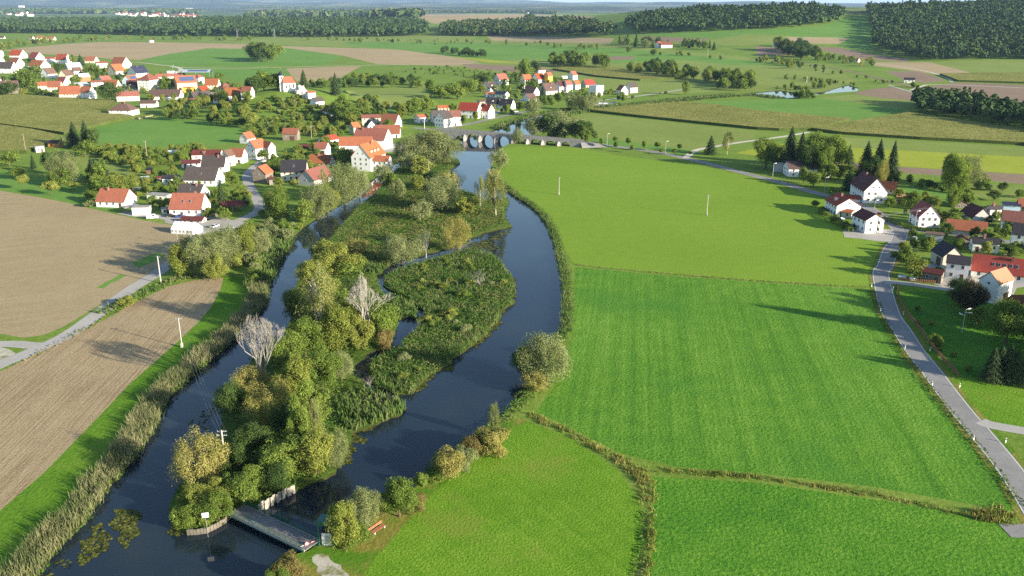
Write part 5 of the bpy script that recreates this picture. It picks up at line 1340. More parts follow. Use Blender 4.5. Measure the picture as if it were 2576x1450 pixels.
RB = tileco('D', '1257 460 1280 480 1300 497 1335 517 1360 540 1383 572 1395 610 1405 650 1415 690 1418 730 1420 770 1418 810 1412 835 1395 850 1370 900 1345 950 1320 985 1290 1020 1262 1045 1210 1090 1150 1130 1100 1160 1060 1200')
blades(band(RB[:14], 2.6, -0.8), 8, (.6, 1.7), .13, 'Creedg', 'reeds', 0.22, 73, label='reed and weed fringe along the right river bank', world=True)
tufts(band(RB[:14], 3.4, -0.5), 5, (.1, 1.4), .22, 'Cherb', 'bank_weeds', 74, 'mixed dry and green weeds along the right river bank', world=True)
tufts(band(RB[13:], 4.0, -0.8), 5, (.3, 1.2), .3, 'Cherb', 'bank_weeds', 75, 'green weeds at the water edge of the lower right bank', world=True)
def strip(line, w, **k):
    L = tileco('D', line); return band(L, w / 2, -w / 2)
tufts(strip('1446 666 1520 676 1700 692 1850 704 1950 711 2060 718 2188 724', 1.5), 5, (.2, .7), .22, 'Cdry', 'ditch_weeds', 76, 'dry weeds on the boundary strip between the two large meadows', world=True)
blades(strip('1330 1040 1370 1062 1440 1092 1500 1128 1570 1162', 2.4), 12, (.4, .9), .11, 'Cdry', 'ditch_weeds', 0.3, 77, label='yellow ditch grass between the deep green and near meadows', world=True)
blades(strip('1560 1158 1600 1190 1625 1215 1628 1270', 3.6), 12, (.4, 1.0), .11, 'Cdry', 'ditch_weeds', 0.3, 78, label='yellow grass at the fork of the ditches', world=True)
blades(strip('1600 1178 1700 1187 1900 1202 2200 1246 2420 1292 2560 1322', 1.9), 13, (.3, .9), .11, 'Cdry', 'ditch_weeds', 0.3, 79, label='dry weeds along the ditch above the lower right meadow', world=True)
blades(strip('1638 1270 1642 1330 1640 1380 1632 1430 1618 1500', 1.3), 16, (.4, .9), .1, 'Cdry', 'ditch_weeds', 0.3, 80, label='yellow grass on the right edge of the dark ditch', world=True)
tufts(strip('1622 1290 1626 1350 1612 1430 1596 1500', 2.2), 6, (.1, .5), .26, 'Cherb', 'ditch_weeds', 81, 'dark green weeds inside the ditch at the bottom edge', world=True)
tufts(strip('2192 730 2215 790 2255 870 2340 980 2440 1100 2570 1275', 2.4), 5, (.15, .6), .26, 'Cherb', 'verge_weeds', 82, 'grassy weeds on the verge left of the country road', world=True)
blades('2440 1285 2520 1275 2560 1300 2530 1320 2450 1310', 8, (.7, 1.4), .2, 'Cdry', 'ditch_weeds', 0.25, 83, label='brown tall weeds at the road end of the ditch')
tufts('-60 985 0 940 120 888 210 838 330 770 430 722 470 690 600 698 560 700 460 706 400 735 330 765 200 832 100 886 0 940 -60 1000', 2.0, (.2, .9), .32, 'Cdry', 'verge_weeds', 84, 'rough grass strip between farm lane and near field')
blades(strip('250 790 300 768 340 750 400 722 450 700 500 694', 5.0), 5, (.6, 1.5), .25, 'Creedg', 'verge_weeds', 0.3, 85, label='tall grass between the farm lane and the near field', world=True)
UPR = tileco('D', '1409 297 1440 287 1500 277 1600 269 1700 256 1764 250 1850 242.5 1905 241.5 1960 249')
blades(band(UPR, 9.0, -5.0), 1.6, (1.4, 2.4), .5, 'Creedg', 'reeds', .2, 86, label='reed belt hiding the upper river on its near side', world=True)
UPL = tileco('D', '1243 326 1277 310 1304 302 1335 291 1380 284 1440 274 1520 268 1600 261 1700 249 1764 244 1850 237.5')
blades(band(UPL, 6.0, -3.0), 1.6, (.8, 1.6), .4, 'Creedg', 'reeds', .2, 87, label='green reed fringe below the riverside street', world=True)
# -- maize: tall stands with leafy sides
M['Cmz'] = cover_mat('maize_leaves', [(0.070, 0.105, 0.020), (0.119, 0.147, 0.031), (0.182, 0.189, 0.049), (0.252, 0.238, 0.084)], 0.05)
for i, (nm, mk, poly) in enumerate([z for z in Z if z[0] == 'maize_field']):
    P = np.array([hit(*p)[:2] for p in poly]); P[:, 0] = np.clip(P[:, 0], -900, 900)
    ar = abs(np.sum(P[:, 0] * np.roll(P[:, 1], 1) - P[:, 1] * np.roll(P[:, 0], 1))) / 2
    if hit(*poly[0])[2] > 1 or min(P[:, 1]) > 1150: 
        continue
    dens = min(1.0, 26000 / ar)
    tufts([tuple(p) for p in P], dens, (2.2, 2.75), 0.36, 'Cmz', 'maize_crop', 90 + i, 'ripening maize crop, field ' + {1: 'beside the white hipped bungalow', 2: 'with the orange cabin at its corner', 3: 'between the river village and the bright green strip', 4: 'in front of the dark copse at the right'}.get(i, 'far on the plain'), world=True)
# -- woods that read as one mass
def wood(poly, name, label, spacing, h, conif, mat, seed, q=34, tile='D', size=1.0, ymax=None):
    rg = np.random.default_rng(seed)
    W = []
    for p in subdiv(tileco(tile, poly), 12):
        hp_ = hit(*p)
        if ymax and hp_[1] > ymax: hp_ = (hp_[0] * ymax / hp_[1], ymax)
        W.append((hp_[0], hp_[1]))
    P = np.array(W); lo, hi = P.min(0), P.max(0)
    n = int((hi - lo).prod() / spacing ** 2) + 1
    n = min(n, 60000)
    C = rg.uniform(lo, hi, (n, 2)); C = C[inpoly(C, W)]
    if len(C) > 15000: C = C[np.argsort(C[:, 1])[:15000]]
    n = len(C); z0 = np.array([hgt(*c) for c in C])
    H = rg.uniform(h[0], h[1], n) * (1 + .14 * np.sin(C[:, 0] * .021 + 1.7 * np.sin(C[:, 1] * .017)) * np.sin(C[:, 1] * .026 + seed) + .1 * np.sin(C[:, 0] * .09 + 3 * np.sin(C[:, 1] * .05))); con = rg.random(n) < conif
    k = np.repeat(np.arange(n), q); m = len(k); d = unit(rg.normal(size=(m, 3))); d[:, 2] = np.abs(d[:, 2]) * 1.0 - .25
    r = spacing * .62 * rg.uniform(.8, 1.15, n)
    Cc = np.zeros((m, 3)); u = rg.random(m)
    Hc, rc = H[k], r[k]
    lump = 1 + .25 * np.sin(d[:, 0] * 5 + k) * np.sin(d[:, 1] * 5 + 2 * k)
    Cc[:, 0] = C[k, 0] + np.where(con[k], d[:, 0] * rc * .62 * (1 - u), d[:, 0] * rc * lump)
    Cc[:, 1] = C[k, 1] + np.where(con[k], d[:, 1] * rc * .62 * (1 - u), d[:, 1] * rc * lump)
    Cc[:, 2] = z0[k] + np.where(con[k], Hc * (.25 + .75 * u), Hc * (.62 + .36 * d[:, 2] * lump))
    Nn = unit(d + np.array([0, 0, .35]) + .4 * rg.normal(size=(m, 3)))
    V, F = leaf_quads(Cc, Nn, spacing * .25 * size, .7, rg)
    o = new(name, qmesh(name, V, F), None, M[mat]); tag(o, label, 'wood', kind='stuff'); return o
def wood_mat(name, cols, s):
    t = NT(name); g = t.n('NewGeometry'); v = t.n('TexCoord').outputs['Object']
    f = t.math('ADD', t.math('MULTIPLY', t.math('SUBTRACT', g.outputs['Random Per Island'], .5), .2), t.noise(v, s, 3, .6))
    t.base(t.ramp(f, [(.25 + .5 * i / (len(cols) - 1), c) for i, c in enumerate(cols)]), .9); t.b.inputs['Specular IOR Level'].default_value = .03
    return t.m
M['Wmix'] = wood_mat('wood_canopy', [(0.014, 0.036, 0.014), (0.034, 0.064, 0.02), (0.065, 0.095, 0.03), (0.16, 0.155, 0.06)], .025)
M['Wdk'] = wood_mat('wood_canopy_dark', [(0.022, 0.046, 0.02), (0.042, 0.076, 0.026), (0.08, 0.118, 0.036)], .025)
wood('2192 118 2200 84 2182 40 2176 30 2400 22 2576 18 2900 18 2900 160 2576 150 2420 152 2345 156 2290 148 2240 138', 'forest', 'dense mixed forest covering the hill at the upper right', 10, (16, 26), .3, 'Wdk', 201, 28, ymax=2850)
wood('1574 68 1600 84 1700 82 1780 80 1900 76 1980 74 2050 66 2110 56 2122 44 2118 34 1990 26 1800 32 1640 44 1578 58', 'forest', 'dense forest on the low hill right of centre', 11, (16, 25), .3, 'Wdk', 202, 30, ymax=3000)
wood('1110 91 1200 92 1330 93 1450 93 1540 92 1558 84 1500 70 1440 62 1400 55 1320 62 1180 64 1112 72', 'forest', 'forest belt with golden edges at the centre of the plain', 15, (20, 28), .35, 'Wmix', 203, 36)
wood('-300 82 0 84 200 86 420 92 640 94 800 95 1000 93 1070 91 1075 70 1040 60 900 58 600 56 300 52 0 50 -300 50', 'forest', 'long dark forest belt across the left plain', 15, (20, 29), .35, 'Wdk', 204, 26)
wood('2300 262 2330 258 2420 268 2576 292 2900 345 2900 375 2576 330 2420 302 2300 284', 'copse', 'dense dark copse beside the maize at the right edge', 6.5, (12, 17), .15, 'Wdk', 205, 60)
wood('1000 37 1100 33 1300 33 1400 37 1400 32 1300 29 1100 29', 'woodland', 'thin blue wood on the horizon behind the tan hill field', 30, (18, 26), .3, 'Wmix', 206, 20)
for i, (a, b, y0, y1) in enumerate(((-300, 500, 30, 36), (600, 1250, 22, 28), (-300, 420, 14, 19), (500, 1400, 12, 16), (1100, 1600, 18, 24), (620, 1050, 36, 46))):
    wood('%d %d %d %d %d %d %d %d' % (a, y1, b, y1 - 1, b - 40, y0, a + 60, y0), 'woodland', 'blue distant woodland band on the plain, %s' % ('below the factory halls', 'beyond the tan hill field', 'above the factory halls', 'near the central horizon', 'right of the central horizon', 'behind the forest belt and town')[i], 60, (24, 34), .2, 'Wmix', 210 + i, 26, size=1.3)
# ------------------------------------------------------------------ the arched stone bridge
def stone_bridge():
    za, zb = 7.2, 4.0                                   # parapet height at the two ends
    A = Vector(at(1112, 322.5, za)); B = Vector(at(1462, 353.5, zb))
    D = B - A; L = Vector((D.x, D.y, 0)).length; u = Vector((D.x, D.y, 0)) / L; nv = Vector((-u.y, u.x, 0))
    th = 6.4
    def s_at(px, z=1.0):
        lo, hi = -5.0, L + 5
        for _ in range(40):
            m = (lo + hi) / 2; q = A + u * m
            if proj(q.x, q.y, z)[0] < px: lo = m
            else: hi = m
        return lo
    root = empty('stone_bridge', (A.x, A.y, 0), math.atan2(u.y, u.x), 'old grey stone bridge with low round arches across the river', 'bridge')
    arch = [(b1(1990), b1(2092)) for b1 in ()]
    a_px = [(2025, 2092), (2125, 2232), (2265, 2376), (2410, 2522)]
    ar = [(s_at(606.3 + p / 3.7175), s_at(606.3 + q / 3.7175)) for p, q in a_px]
    ar += [(s_at(1212.7 + p / 3.7175), s_at(1212.7 + q / 3.7175)) for p, q in ((330, 412), (460, 552), (600, 705), (748, 838))]
    top = lambda s: za + (zb - za) * s / L
    cols = [(-1.0, None)]
    for i, (p, q) in enumerate(ar):
        r = (q - p) / 2; c = (p + q) / 2
        spring = 0.3 if i < 5 else 0.0
        rise = min(r, top(c) - 1.6 - spring)
        for k in range(17):
            t = math.pi * (1 - k / 16)
            cols.append((c + r * math.cos(t), spring + rise * math.sin(t)))
        cols.append((q, None)); cols.insert(len(cols) - 18, (p, None))
    cols.append((L + 1, None))
    mb = MB(); y0, y1 = -th / 2, th / 2
    low = -1.8
    for (s0, b0), (s1, b1) in zip(cols, cols[1:]):
        if s1 - s0 < 1e-4:
            za_, zb_ = (low if b0 is None else b0), (low if b1 is None else b1)
            mb.face([(s0, y0, za_), (s0, y1, za_), (s0, y1, zb_), (s0, y0, zb_)], 0); continue
        z0, z1 = (low if b0 is None else b0), (low if b1 is None else b1)
        mb.face([(s0, y0, z0), (s1, y0, z1), (s1, y0, top(s1)), (s0, y0, top(s0))])
        mb.face([(s1, y1, z1), (s0, y1, z0), (s0, y1, top(s0)), (s1, y1, top(s1))])
        mb.face([(s0, y1, z0), (s1, y1, z1), (s1, y0, z1), (s0, y0, z0)], 1 if b0 is not None and b1 is not None else 0)
        mb.face([(s0, y0, top(s0)), (s1, y0, top(s1)), (s1, y0 + .45, top(s1)), (s0, y0 + .45, top(s0))])
        mb.face([(s0, y1 - .45, top(s0)), (s1, y1 - .45, top(s1)), (s1, y1, top(s1)), (s0, y1, top(s0))])
        mb.face([(s0, y0 + .45, top(s0)), (s1, y0 + .45, top(s1)), (s1, y0 + .45, top(s1) - .95), (s0, y0 + .45, top(s0) - .95)])
        mb.face([(s1, y1 - .45, top(s1)), (s0, y1 - .45, top(s0)), (s0, y1 - .45, top(s0) - .95), (s1, y1 - .45, top(s1) - .95)])
    M['stone'] = plain_mat('bridge_stone', (0.27, 0.26, 0.245), 0.95, 0.45, 1.1, 0.05, 0, 0.6)
    M['stone2'] = plain_mat('bridge_stone_pale', (0.33, 0.31, 0.285), 0.95, 0.35, 1.1, 0.05, 0, 0.5)
    mb.build('masonry', [M['stone'], M['stone2']], root)
    mb = MB(); n = 20
    for i in range(n):
        s0, s1 = L * i / n, L * (i + 1) / n
        mb.face([(s0, y0 + .45, top(s0) - .9), (s1, y0 + .45, top(s1) - .9), (s1, y1 - .45, top(s1) - .9), (s0, y1 - .45, top(s0) - .9)])
    mb.build('roadway', M['asph'], root)
    mb = MB()                                           # pale arch rings set just proud of the wall
    for i, (p, q) in enumerate(ar):
        r = (q - p) / 2; c = (p + q) / 2; sp = .3 if i < 5 else 0; rise = min(r, top(c) - 1.6 - sp)
        for k in range(16):
            t0, t1 = math.pi * (1 - k / 16), math.pi * (1 - (k + 1) / 16)
            f = lambda t, e: (c + (r + e) * math.cos(t), y0 - .05, sp + (rise + e) * math.sin(t))
            mb.face([f(t0, 0), f(t1, 0), f(t1, .4), f(t0, .4)])
    mb.build('arch_ring', M['stone2'], root)
    for (p, q), (p2, q2) in zip(ar, ar[1:]):            # cutwaters
        c = (q + p2) / 2; w = min(1.5, (p2 - q) / 2 + .2); h = top(c) * .5
        mb = MB(); a_, b_, t_ = (c - w, y0), (c + w, y0), (c, y0 - 2.2)
        mb.face([(a_[0], a_[1], low), (t_[0], t_[1], low), (t_[0], t_[1], h - .6), (a_[0], a_[1], h)])
        mb.face([(t_[0], t_[1], low), (b_[0], b_[1], low), (b_[0], b_[1], h), (t_[0], t_[1], h - .6)])
        mb.face([(a_[0], a_[1], h), (t_[0], t_[1], h - .6), (c, y0, h + 1.0)]); mb.face([(t_[0], t_[1], h - .6), (b_[0], b_[1], h), (c, y0, h + 1.0)])
        mb.build('cutwater', M['stone'], root)
stone_bridge()

# ------------------------------------------------------------------ footbridge, sheet piles, sluice, bench
def local(a, b, za=0.0, zb=0.0):
    A = Vector(at(*a, za)); B = Vector(at(*b, zb)); d = B - A; L = Vector((d.x, d.y)).length
    return A, B, L, math.atan2(d.y, d.x)
def footbridge():
    zt = 0.9
    A, B, L, an = local((598, 1283), (780, 1369), zt, zt)
    root = empty('footbridge', (A.x, A.y, 0), an, 'grey deck footbridge with green railings over the narrow channel', 'footbridge')
    W = 3.6
    mb = MB(); mb.box((L / 2, 0, zt - .12), (L + 1.2, W, .2))
    M['deck'] = g('bridge_deck', (0.12, 0.115, 0.11), (0.16, 0.155, 0.15), (0.22, 0.21, 0.2), 1.5, .2, .2, .03)
    mb.build('deck', M['deck'], root)
    for y in (-W / 2 + .25, 0, W / 2 - .25):
        mb = MB(); mb.box((L / 2, y, zt - .5), (L, .25, .55)); mb.build('girder', M['greenmetal'] if y else M['metal'], root)
    for y in (-1, 1):
        mb = MB(); mb.box((L / 2, y * (W / 2 + .06), zt - .08), (L + 1.2, .1, .36)); mb.build('edge_beam', M['concrete'], root)
        mb = MB(); n = 14; yy = y * (W / 2 + .02)
        for i in range(n + 1): mb.box((L * i / n, yy, zt + .55), (.07, .07, 1.1))
        for k in range(5): mb.box((L / 2, yy, zt + .15 + .24 * k), (L, .04, .04 if k < 4 else .08))
        mb.build('railing', M['greenmetal'], root)
    mb = MB(); mb.box((L * .34, -W / 2 - .12, zt + .8), (.6, .04, .55)); mb.build('sign_plate', M['steel'], root)
footbridge()
mb = MB()
P0 = [Vector(at(x, y, 0)) for x, y in ((648, 1285), (672, 1272), (700, 1256), (722, 1243), (742, 1236))]
k = 0
for a, b in zip(P0, P0[1:]):
    d = b - a; n = max(2, int(d.length / .55)); nn = Vector((-d.y, d.x, 0)).normalized()
    for i in range(n):
        o = -nn * (.0 if k % 2 else .28); c = a + d * ((i + .5) / n) + o
        mb.box((c.x, c.y, .1), (d.length / n * 1.02, .14, 2.6 + .12 * math.sin(k * 1.7)), math.atan2(d.y, d.x)); k += 1
mb.build('sheet_pile_wall', plain_mat('sheet_pile', (0.30, 0.275, 0.235), .85, .3, 1.2, .1))
tag(COL.objects['sheet_pile_wall'], 'pale corrugated sheet pile wall beside the footbridge end', 'bank wall')
def arc_wall():
    mb = MB(); L_ = [Vector(at(x, y, 0)) for x, y in ((470, 1341), (495, 1340), (520, 1336), (545, 1324), (565, 1312), (585, 1292))]
    for a, b in zip(L_, L_[1:]):
        d = b - a; n = max(2, int(d.length / .5))
        for i in range(n):
            c = a + d * ((i + .5) / n); mb.box((c.x, c.y, -.1), (d.length / n * .9, .2, 1.5 + .1 * math.sin(i * 2.1)), math.atan2(d.y, d.x))
    o = mb.build('timber_bank_wall', plain_mat('bank_timber', (0.15, 0.135, 0.11), .9, .35, 1.5, .1)); tag(o, 'low timber bank wall round the island tip under the shrubs', 'bank wall')
arc_wall()
def sluice():
    A = Vector(at(826, 1366, 0)); az = -math.atan2(A.x, A.y)
    root = empty('sluice_house', A, az + R(-20), 'small white sluice hut inside a tall green steel gantry', 'sluice hut')
    mb = MB(); mb.box((0, 0, 1.3), (1.7, 1.7, 2.6)); mb.build('wall', M['white'], root)
    mb = MB(); mb.box((0, 0, 2.68), (1.95, 1.95, .14)); mb.build('roof', M['dark'], root)
    mb = MB(); mb.box((.2, -.88, 1.05), (.75, .06, 2.0)); mb.build('door', M['gwall'], root)
    for x in (-1.25, 1.25):
        for y in (-1.1, 1.1):
            mb = MB(); mb.box((x, y, 2.4), (.22, .22, 4.8)); mb.build('post', M['greenmetal'], root)
    mb = MB(); mb.box((0, 0, 4.85), (2.9, 2.6, .22)); mb.box((0, -1.2, 4.5), (2.9, .2, .5)); mb.box((0, 1.2, 4.5), (2.9, .2, .5)); mb.build('gantry', M['greenmetal'], root)
    mb = MB(); mb.box((1.0, -.5, 1.6), (.5, .5, .9)); mb.build('gear_box', M['steel'], root)
sluice()
def bench():
    A, B, L, an = local((908, 1356), (964, 1318), .45, .45)
    root = empty('timber_bench', (A.x, A.y, 0), an, 'long red-brown timber bench with a plank back facing the meadow', 'bench')
    for i in range(4):
        mb = MB(); mb.box((L / 2, -.36 + .2 * i - .3, .47), (L, .17, .07)); mb.build('seat_plank', M['timber'], root)
    for i in range(2):
        mb = MB(); mb.box((L / 2, .34 + .06 * i, .72 + .24 * i), (L, .07, .2)); mb.build('back_plank', M['timber'], root)
    for f in (.06, .5, .94):
        mb = MB(); mb.box((L * f, -.3, .2), (.22, .8, .44)); mb.build('leg', M['concrete'], root)
bench()
def sign_white():
    p = Vector(at(523, 1346, 0))
    root = empty('white_sign', p, R(10), 'plain white board sign standing in the shrub at the island tip', 'sign')
    mb = MB(); mb.tube((0, 0, -.8), (0, 0, 4.3), .03, .03); mb.build('post', M['metal'], root)
    mb = MB(); mb.box((0, -.08, 4.1), (1.15, .05, .95)); mb.build('board', M['whitepaint'], root)
sign_white()
def barrier():
    p = Vector(at(779, 1379, 0)); root = empty('barrier', p, R(38), 'red and white barrier bar with a round white disc at the footbridge', 'barrier')
    mb = MB(); mb.tube((0, 0, 0), (0, 0, 1.1), .07, .07); mb.build('post', M['metal'], root)
    mb = MB()
    for i in range(8): mb.tube((-1.6 + i * .5, 0, 1.0), (-1.1 + i * .5, 0, 1.0), .05, .05, 6, i % 2)
    mb.build('bar', [M['whitepaint'], M['redpaint']], root)
    mb = MB(); mb.tube((-.5, -.09, 1.15), (-.5, -.13, 1.15), .36, .36, 18, 1); mb.tube((-.5, -.135, 1.15), (-.5, -.14, 1.15), .29, .29, 18, 0); mb.build('disc', [M['whitepaint'], M['redpaint']], root)
barrier()

# ------------------------------------------------------------------ poles, lamps, wires, posts
def pole(base, ytop, label, mat='concrete', arms=1, r=.14, foot=False):
    p = hit(*base); h = height_at(p, ytop)
    root = empty('power_pole', p, R(random.uniform(-30, 30)), label, 'pole')
    mb = MB(); mb.tube((0, 0, -.3), (0, 0, h), r * 1.15, r * .8, 8); mb.build('shaft', M[mat], root)
    for k in range(arms):
        mb = MB(); z = h - .35 - .9 * k; mb.box((0, .16, z), (1.9, .12, .12))
        for x in (-.85, -.4, .4, .85): mb.tube((x, .16, z + .05), (x, .16, z + .3), .05, .04, 6)
        mb.build('crossarm', M['metal'], root)
    if foot: mb = MB(); mb.box((0, 0, .5), (.55, .55, 1.5)); mb.build('footing', M['concrete'], root)
    return Vector((p[0], p[1], p[2] + h - .2))
PT = {}
PT['a'] = pole((405, 713), 645, 'white concrete power pole beside the farm lane', 'concrete', 1, .2)
PT['b'] = pole((458, 874), 800, 'grey power pole at the edge of the harrowed near field', foot=True)
PT['c'] = pole((567, 1169), 1083, 'concrete pole with two crossarms on the wooded island', arms=2, r=.19)
PT['d'] = pole((448, 616), 572, 'thin wooden power pole beside the white tent', 'polewood')
PT['e'] = pole((1406, 490), 446, 'concrete-footed power pole in the light meadow nearer the river', foot=True)
PT['f'] = pole((1778, 542), 491, 'concrete-footed power pole in the light meadow nearer the road', foot=True)
PT['g'] = pole((1079, 446), 405, 'power pole with T-shaped top by the river willows', 'polewood', r=.18)
PT['h'] = pole((66, 386), 338, 'pale power pole at the maize corner by the concrete hut', 'polewood')
PT['i'] = pole((372, 409), 355, 'wooden power pole among the orchard trees below the pasture', 'polewood', r=.18)
PT['j'] = pole((2210, 587), 543, 'power pole in front of the small dark-red gable at the junction', 'polewood', r=.18)
PT['k'] = pole((784, 348), 317, 'wooden power pole at the foot of the shrubby hill', 'polewood', r=.18)
PT['l'] = pole((983, 287), 265, 'wooden power pole behind the white house with the rust roof', 'polewood', r=.16)
PT['m'] = pole((2029, 208), 193, 'thin white pole between the brook and the pond', 'whitepaint', 1, .16)
PT['n'] = pole((1068, 328), 300, 'tall pole left of the white bridge house', 'whitepaint', 1, .16)
PT['o'] = pole((1780, 140), 122, 'power pole at the far green plain', 'concrete', 1, .2)
def lamp(base, ytop, label, arms=1):
    p = hit(*base); h = height_at(p, ytop)
    root = empty('street_lamp', p, 0, label, 'street lamp')
    mb = MB(); mb.tube((0, 0, 0), (0, 0, h), .12, .07, 7); mb.build('shaft', M['concrete'], root)
    for k in range(arms):
        a = (0.3, -0.5, 2.2)[k]; d = Vector((math.cos(a), math.sin(a), 0))
        mb = MB(); mb.tube((0, 0, h - .05 - k * .9), tuple(d * .9 + Vector((0, 0, h + .1 - k * .9))), .05, .05, 5)
        mb.tube(tuple(d * .8 + Vector((0, 0, h + .06 - k * .9))), tuple(d * 1.7 + Vector((0, 0, h + .14 - k * .9))), .14, .16, 6); mb.build('lamp_head', M['whitepaint'], root)
for b_, y_, l_ in (((1943.6, 446), 412, 'street lamp before the garage of the long brown-roofed house'), ((2074, 484), 447, 'street lamp on the road right of the garden ornamental trees'),
                   ((2301, 574), 532, 'street lamp in front of the steep red gable'), ((2200, 524), 505, 'street lamp beside the long white farmhouse gable'),
                   ((1527, 364.5), 337.6, 'street lamp nearest the stone bridge on the tree-lined road'), ((1674, 387), 356, 'street lamp further from the stone bridge on the tree-lined road'),
                   ((652, 535), 506, 'street lamp at the bend of the village lane'), ((435, 178), 165, 'street lamp at the fork of the meadow tracks'), ((245, 248), 222, 'lamp by the gable-end farmhouse and maize'), ((327, 232), 214, 'street lamp left of the big inn')):
    lamp(b_, y_, l_)
lamp((2420, 836), 779, 'tall lamp mast with three heads in the shaded lawn', 3)
def wire(name, A, B, label, n=3, sag=.03, r=.011, gap=.7):
    mb = MB(); d = B - A; s = Vector((-d.y, d.x, 0)).normalized()
    for k in range(n):
        o = s * (k - (n - 1) / 2) * gap; pr = None
        for i in range(13):
            t = i / 12; q = A + d * t + o - Vector((0, 0, 4 * sag * d.length * t * (1 - t)))
            if pr is not None: mb.tube(pr, q, r, r, 3, 0, False)
            pr = q
    tag(mb.build(name, M['metal']), label, 'power line')
wire('power_line', PT['b'], PT['c'], 'power line crossing the left river branch to the island pole')
wire('power_line', PT['a'], PT['d'], 'power line from the white lane pole to the tent pole')
wire('power_line', PT['j'], Vector(at(2345, 520, 9)), 'pair of thick cables from the junction pole to the steep red gable', 2, .01, .035, 1.0)
GP = []
mb = MB(); mb.box((0, 0, .5), (.16, .13, 1.0)); GPM = mb.mesh('guide_post'); GPM.materials.append(M['whitepaint'])
mb = MB(); mb.box((0, 0, .78), (.175, .145, .22)); GPB = mb.mesh('band'); GPB.materials.append(M['black'])
gl = [('Q', 1150, 95), ('Q', 1233, 330), ('Q', 1462, 675), ('Q', 1716, 1020), ('Q2', 2103, 165), ('Q', 1350, 125), ('Q', 1447, 358), ('Q', 1695, 697), ('Q', 1973, 1035), ('Q2', 2402, 188)]
pl = ['topmost of the left row', 'second from top of the left row', 'third from top of the left row', 'fourth from top of the left row', 'lowest of the left row',
      'topmost of the right row', 'second from top of the right row', 'third from top of the right row', 'fourth from top of the right row', 'lowest of the right row']
for (tl, x, y), w_ in zip(gl, pl):
    q = tileco(tl, '%f %f' % (x, y + 14))[0]; p = hit(*q)
    o = empty('guide_post', p, 0, 'white road guide post with black band, ' + w_, 'guide post', 'guide posts along the country road')
    o.scale = (1.25, 1.25, 1.15)
    for m_, n_ in ((GPM, 'post'), (GPB, 'band')):
        c = bpy.data.objects.new(n_, m_); COL.objects.link(c); c.parent = o
def fence(line, h, name, label, mat, tile='Q', step=.16, solid=False):
    W = smooth([hit(*p) for p in tileco(tile, line)], 6)
    root = empty(name, (0, 0, 0), 0, label, 'fence'); mb, mp = MB(), MB()
    for a, b in zip(W, W[1:]):
        a = Vector(a); b = Vector(b); d = b - a; an = math.atan2(d.y, d.x); n = max(1, int(d.length / step))
        if solid: c = (a + b) / 2; mb.box((c.x, c.y, h / 2), (d.length, .06, h), an)
        else:
            for i in range(n): c = a + d * ((i + .5) / n); mb.box((c.x, c.y, h / 2 + .05), (d.length / n * .72, .03, h - .1), an)
            for z in (.3, h * .8): c = (a + b) / 2; mb.box((c.x, c.y, z), (d.length, .09, .09), an)
        mp.box((a.x, a.y, h / 2 + .03), (.14, .14, h + .1), an)
    mb.build('pale_board', M[mat], root); mp.build('post', M[mat], root)
fence('1382 105 1400 180 1430 280 1500 390 1580 490 1690 640 1800 780 1900 885 1960 955', 1.25, 'wooden_fence', 'brown wooden paling fence curving along the right side of the road', 'fencewood')
fence('1400 45 1520 60 1640 70 1750 78', 1.1, 'wooden_fence', 'dark wooden fence in front of the garden beds at the drive', 'fencewood')
fence('2160 975 2230 975 2300 978 2390 985', 1.0, 'pasture_fence', 'pale post fence below the dark spruces', 'polewood', step=1.6)
fence('300 295 347 301 350 300 385 292', 1.2, 'garden_hedge_fence', 'low board fence at the corner of the white bungalow garden', 'polewood', 'D')
def hedge(line, w, h, label, tile='D', mat='Lbro', seed=3):
    L_ = [Vector(hit(*p)[:2]) for p in tileco(tile, line)]; rg = np.random.default_rng(seed); C, Nn = [], []
    for a, b in zip(L_, L_[1:]):
        d = b - a; n = int(d.length * 170 * (h + w) / 4)
        t = rg.random(n); side = rg.integers(0, 3, n); nv = np.array([-d.y, d.x]) / d.length
        off = np.where(side == 0, -w / 2, np.where(side == 1, w / 2, rg.uniform(-w / 2, w / 2, n))); z = np.where(side == 2, h, rg.uniform(0, h, n))
        C.append(np.stack([a.x + d.x * t + nv[0] * off, a.y + d.y * t + nv[1] * off, z], 1) + .06 * rg.normal(size=(n, 3)))
        q = np.stack([nv[0] * np.sign(off) * (side < 2), nv[1] * np.sign(off) * (side < 2), (side == 2) * 1.0], 1); Nn.append(unit(q + .5 * rg.normal(size=(n, 3))))
    C = np.concatenate(C); C[:, 2] = np.maximum(C[:, 2], .02)
    V, F = leaf_quads(C, np.concatenate(Nn), .16, .7, rg)
    tag(new('hedge', qmesh('hedge', V, F), None, M[mat]), label, 'hedge')
hedge('1250 765 1340 800 1450 838 1560 865 1660 880 1770 878', 1.2, 1.5, 'clipped hedge curving along the junction before the red gable', 'R', 'Lbro', 4)
hedge('965 855 1025 862 1088 870', 1.2, 1.8, 'clipped hedge beside the small dark-red gable house', 'R', 'Ldk', 5)
hedge('1850 770 1838 830 1845 890', 1.5, 2.2, 'tall hedge at the left end of the long orange barn', 'R', 'Lbro', 6)
hedge('660 690 720 735 800 790 900 850 960 890', 1.8, 2.0, 'bushy hedge between the white villa garden and the meadow', 'R', 'Lbro', 7)
hedge('235 281 290 287 347 300 385 291', 1.2, 1.5, 'clipped hedge around the white hipped bungalow', 'D', 'Loli', 8)
hedge('640 418 560 446 600 468', 1.5, 2.0, 'green garden hedge beside the dark-red pavilion', 'B6', 'Loli', 9)

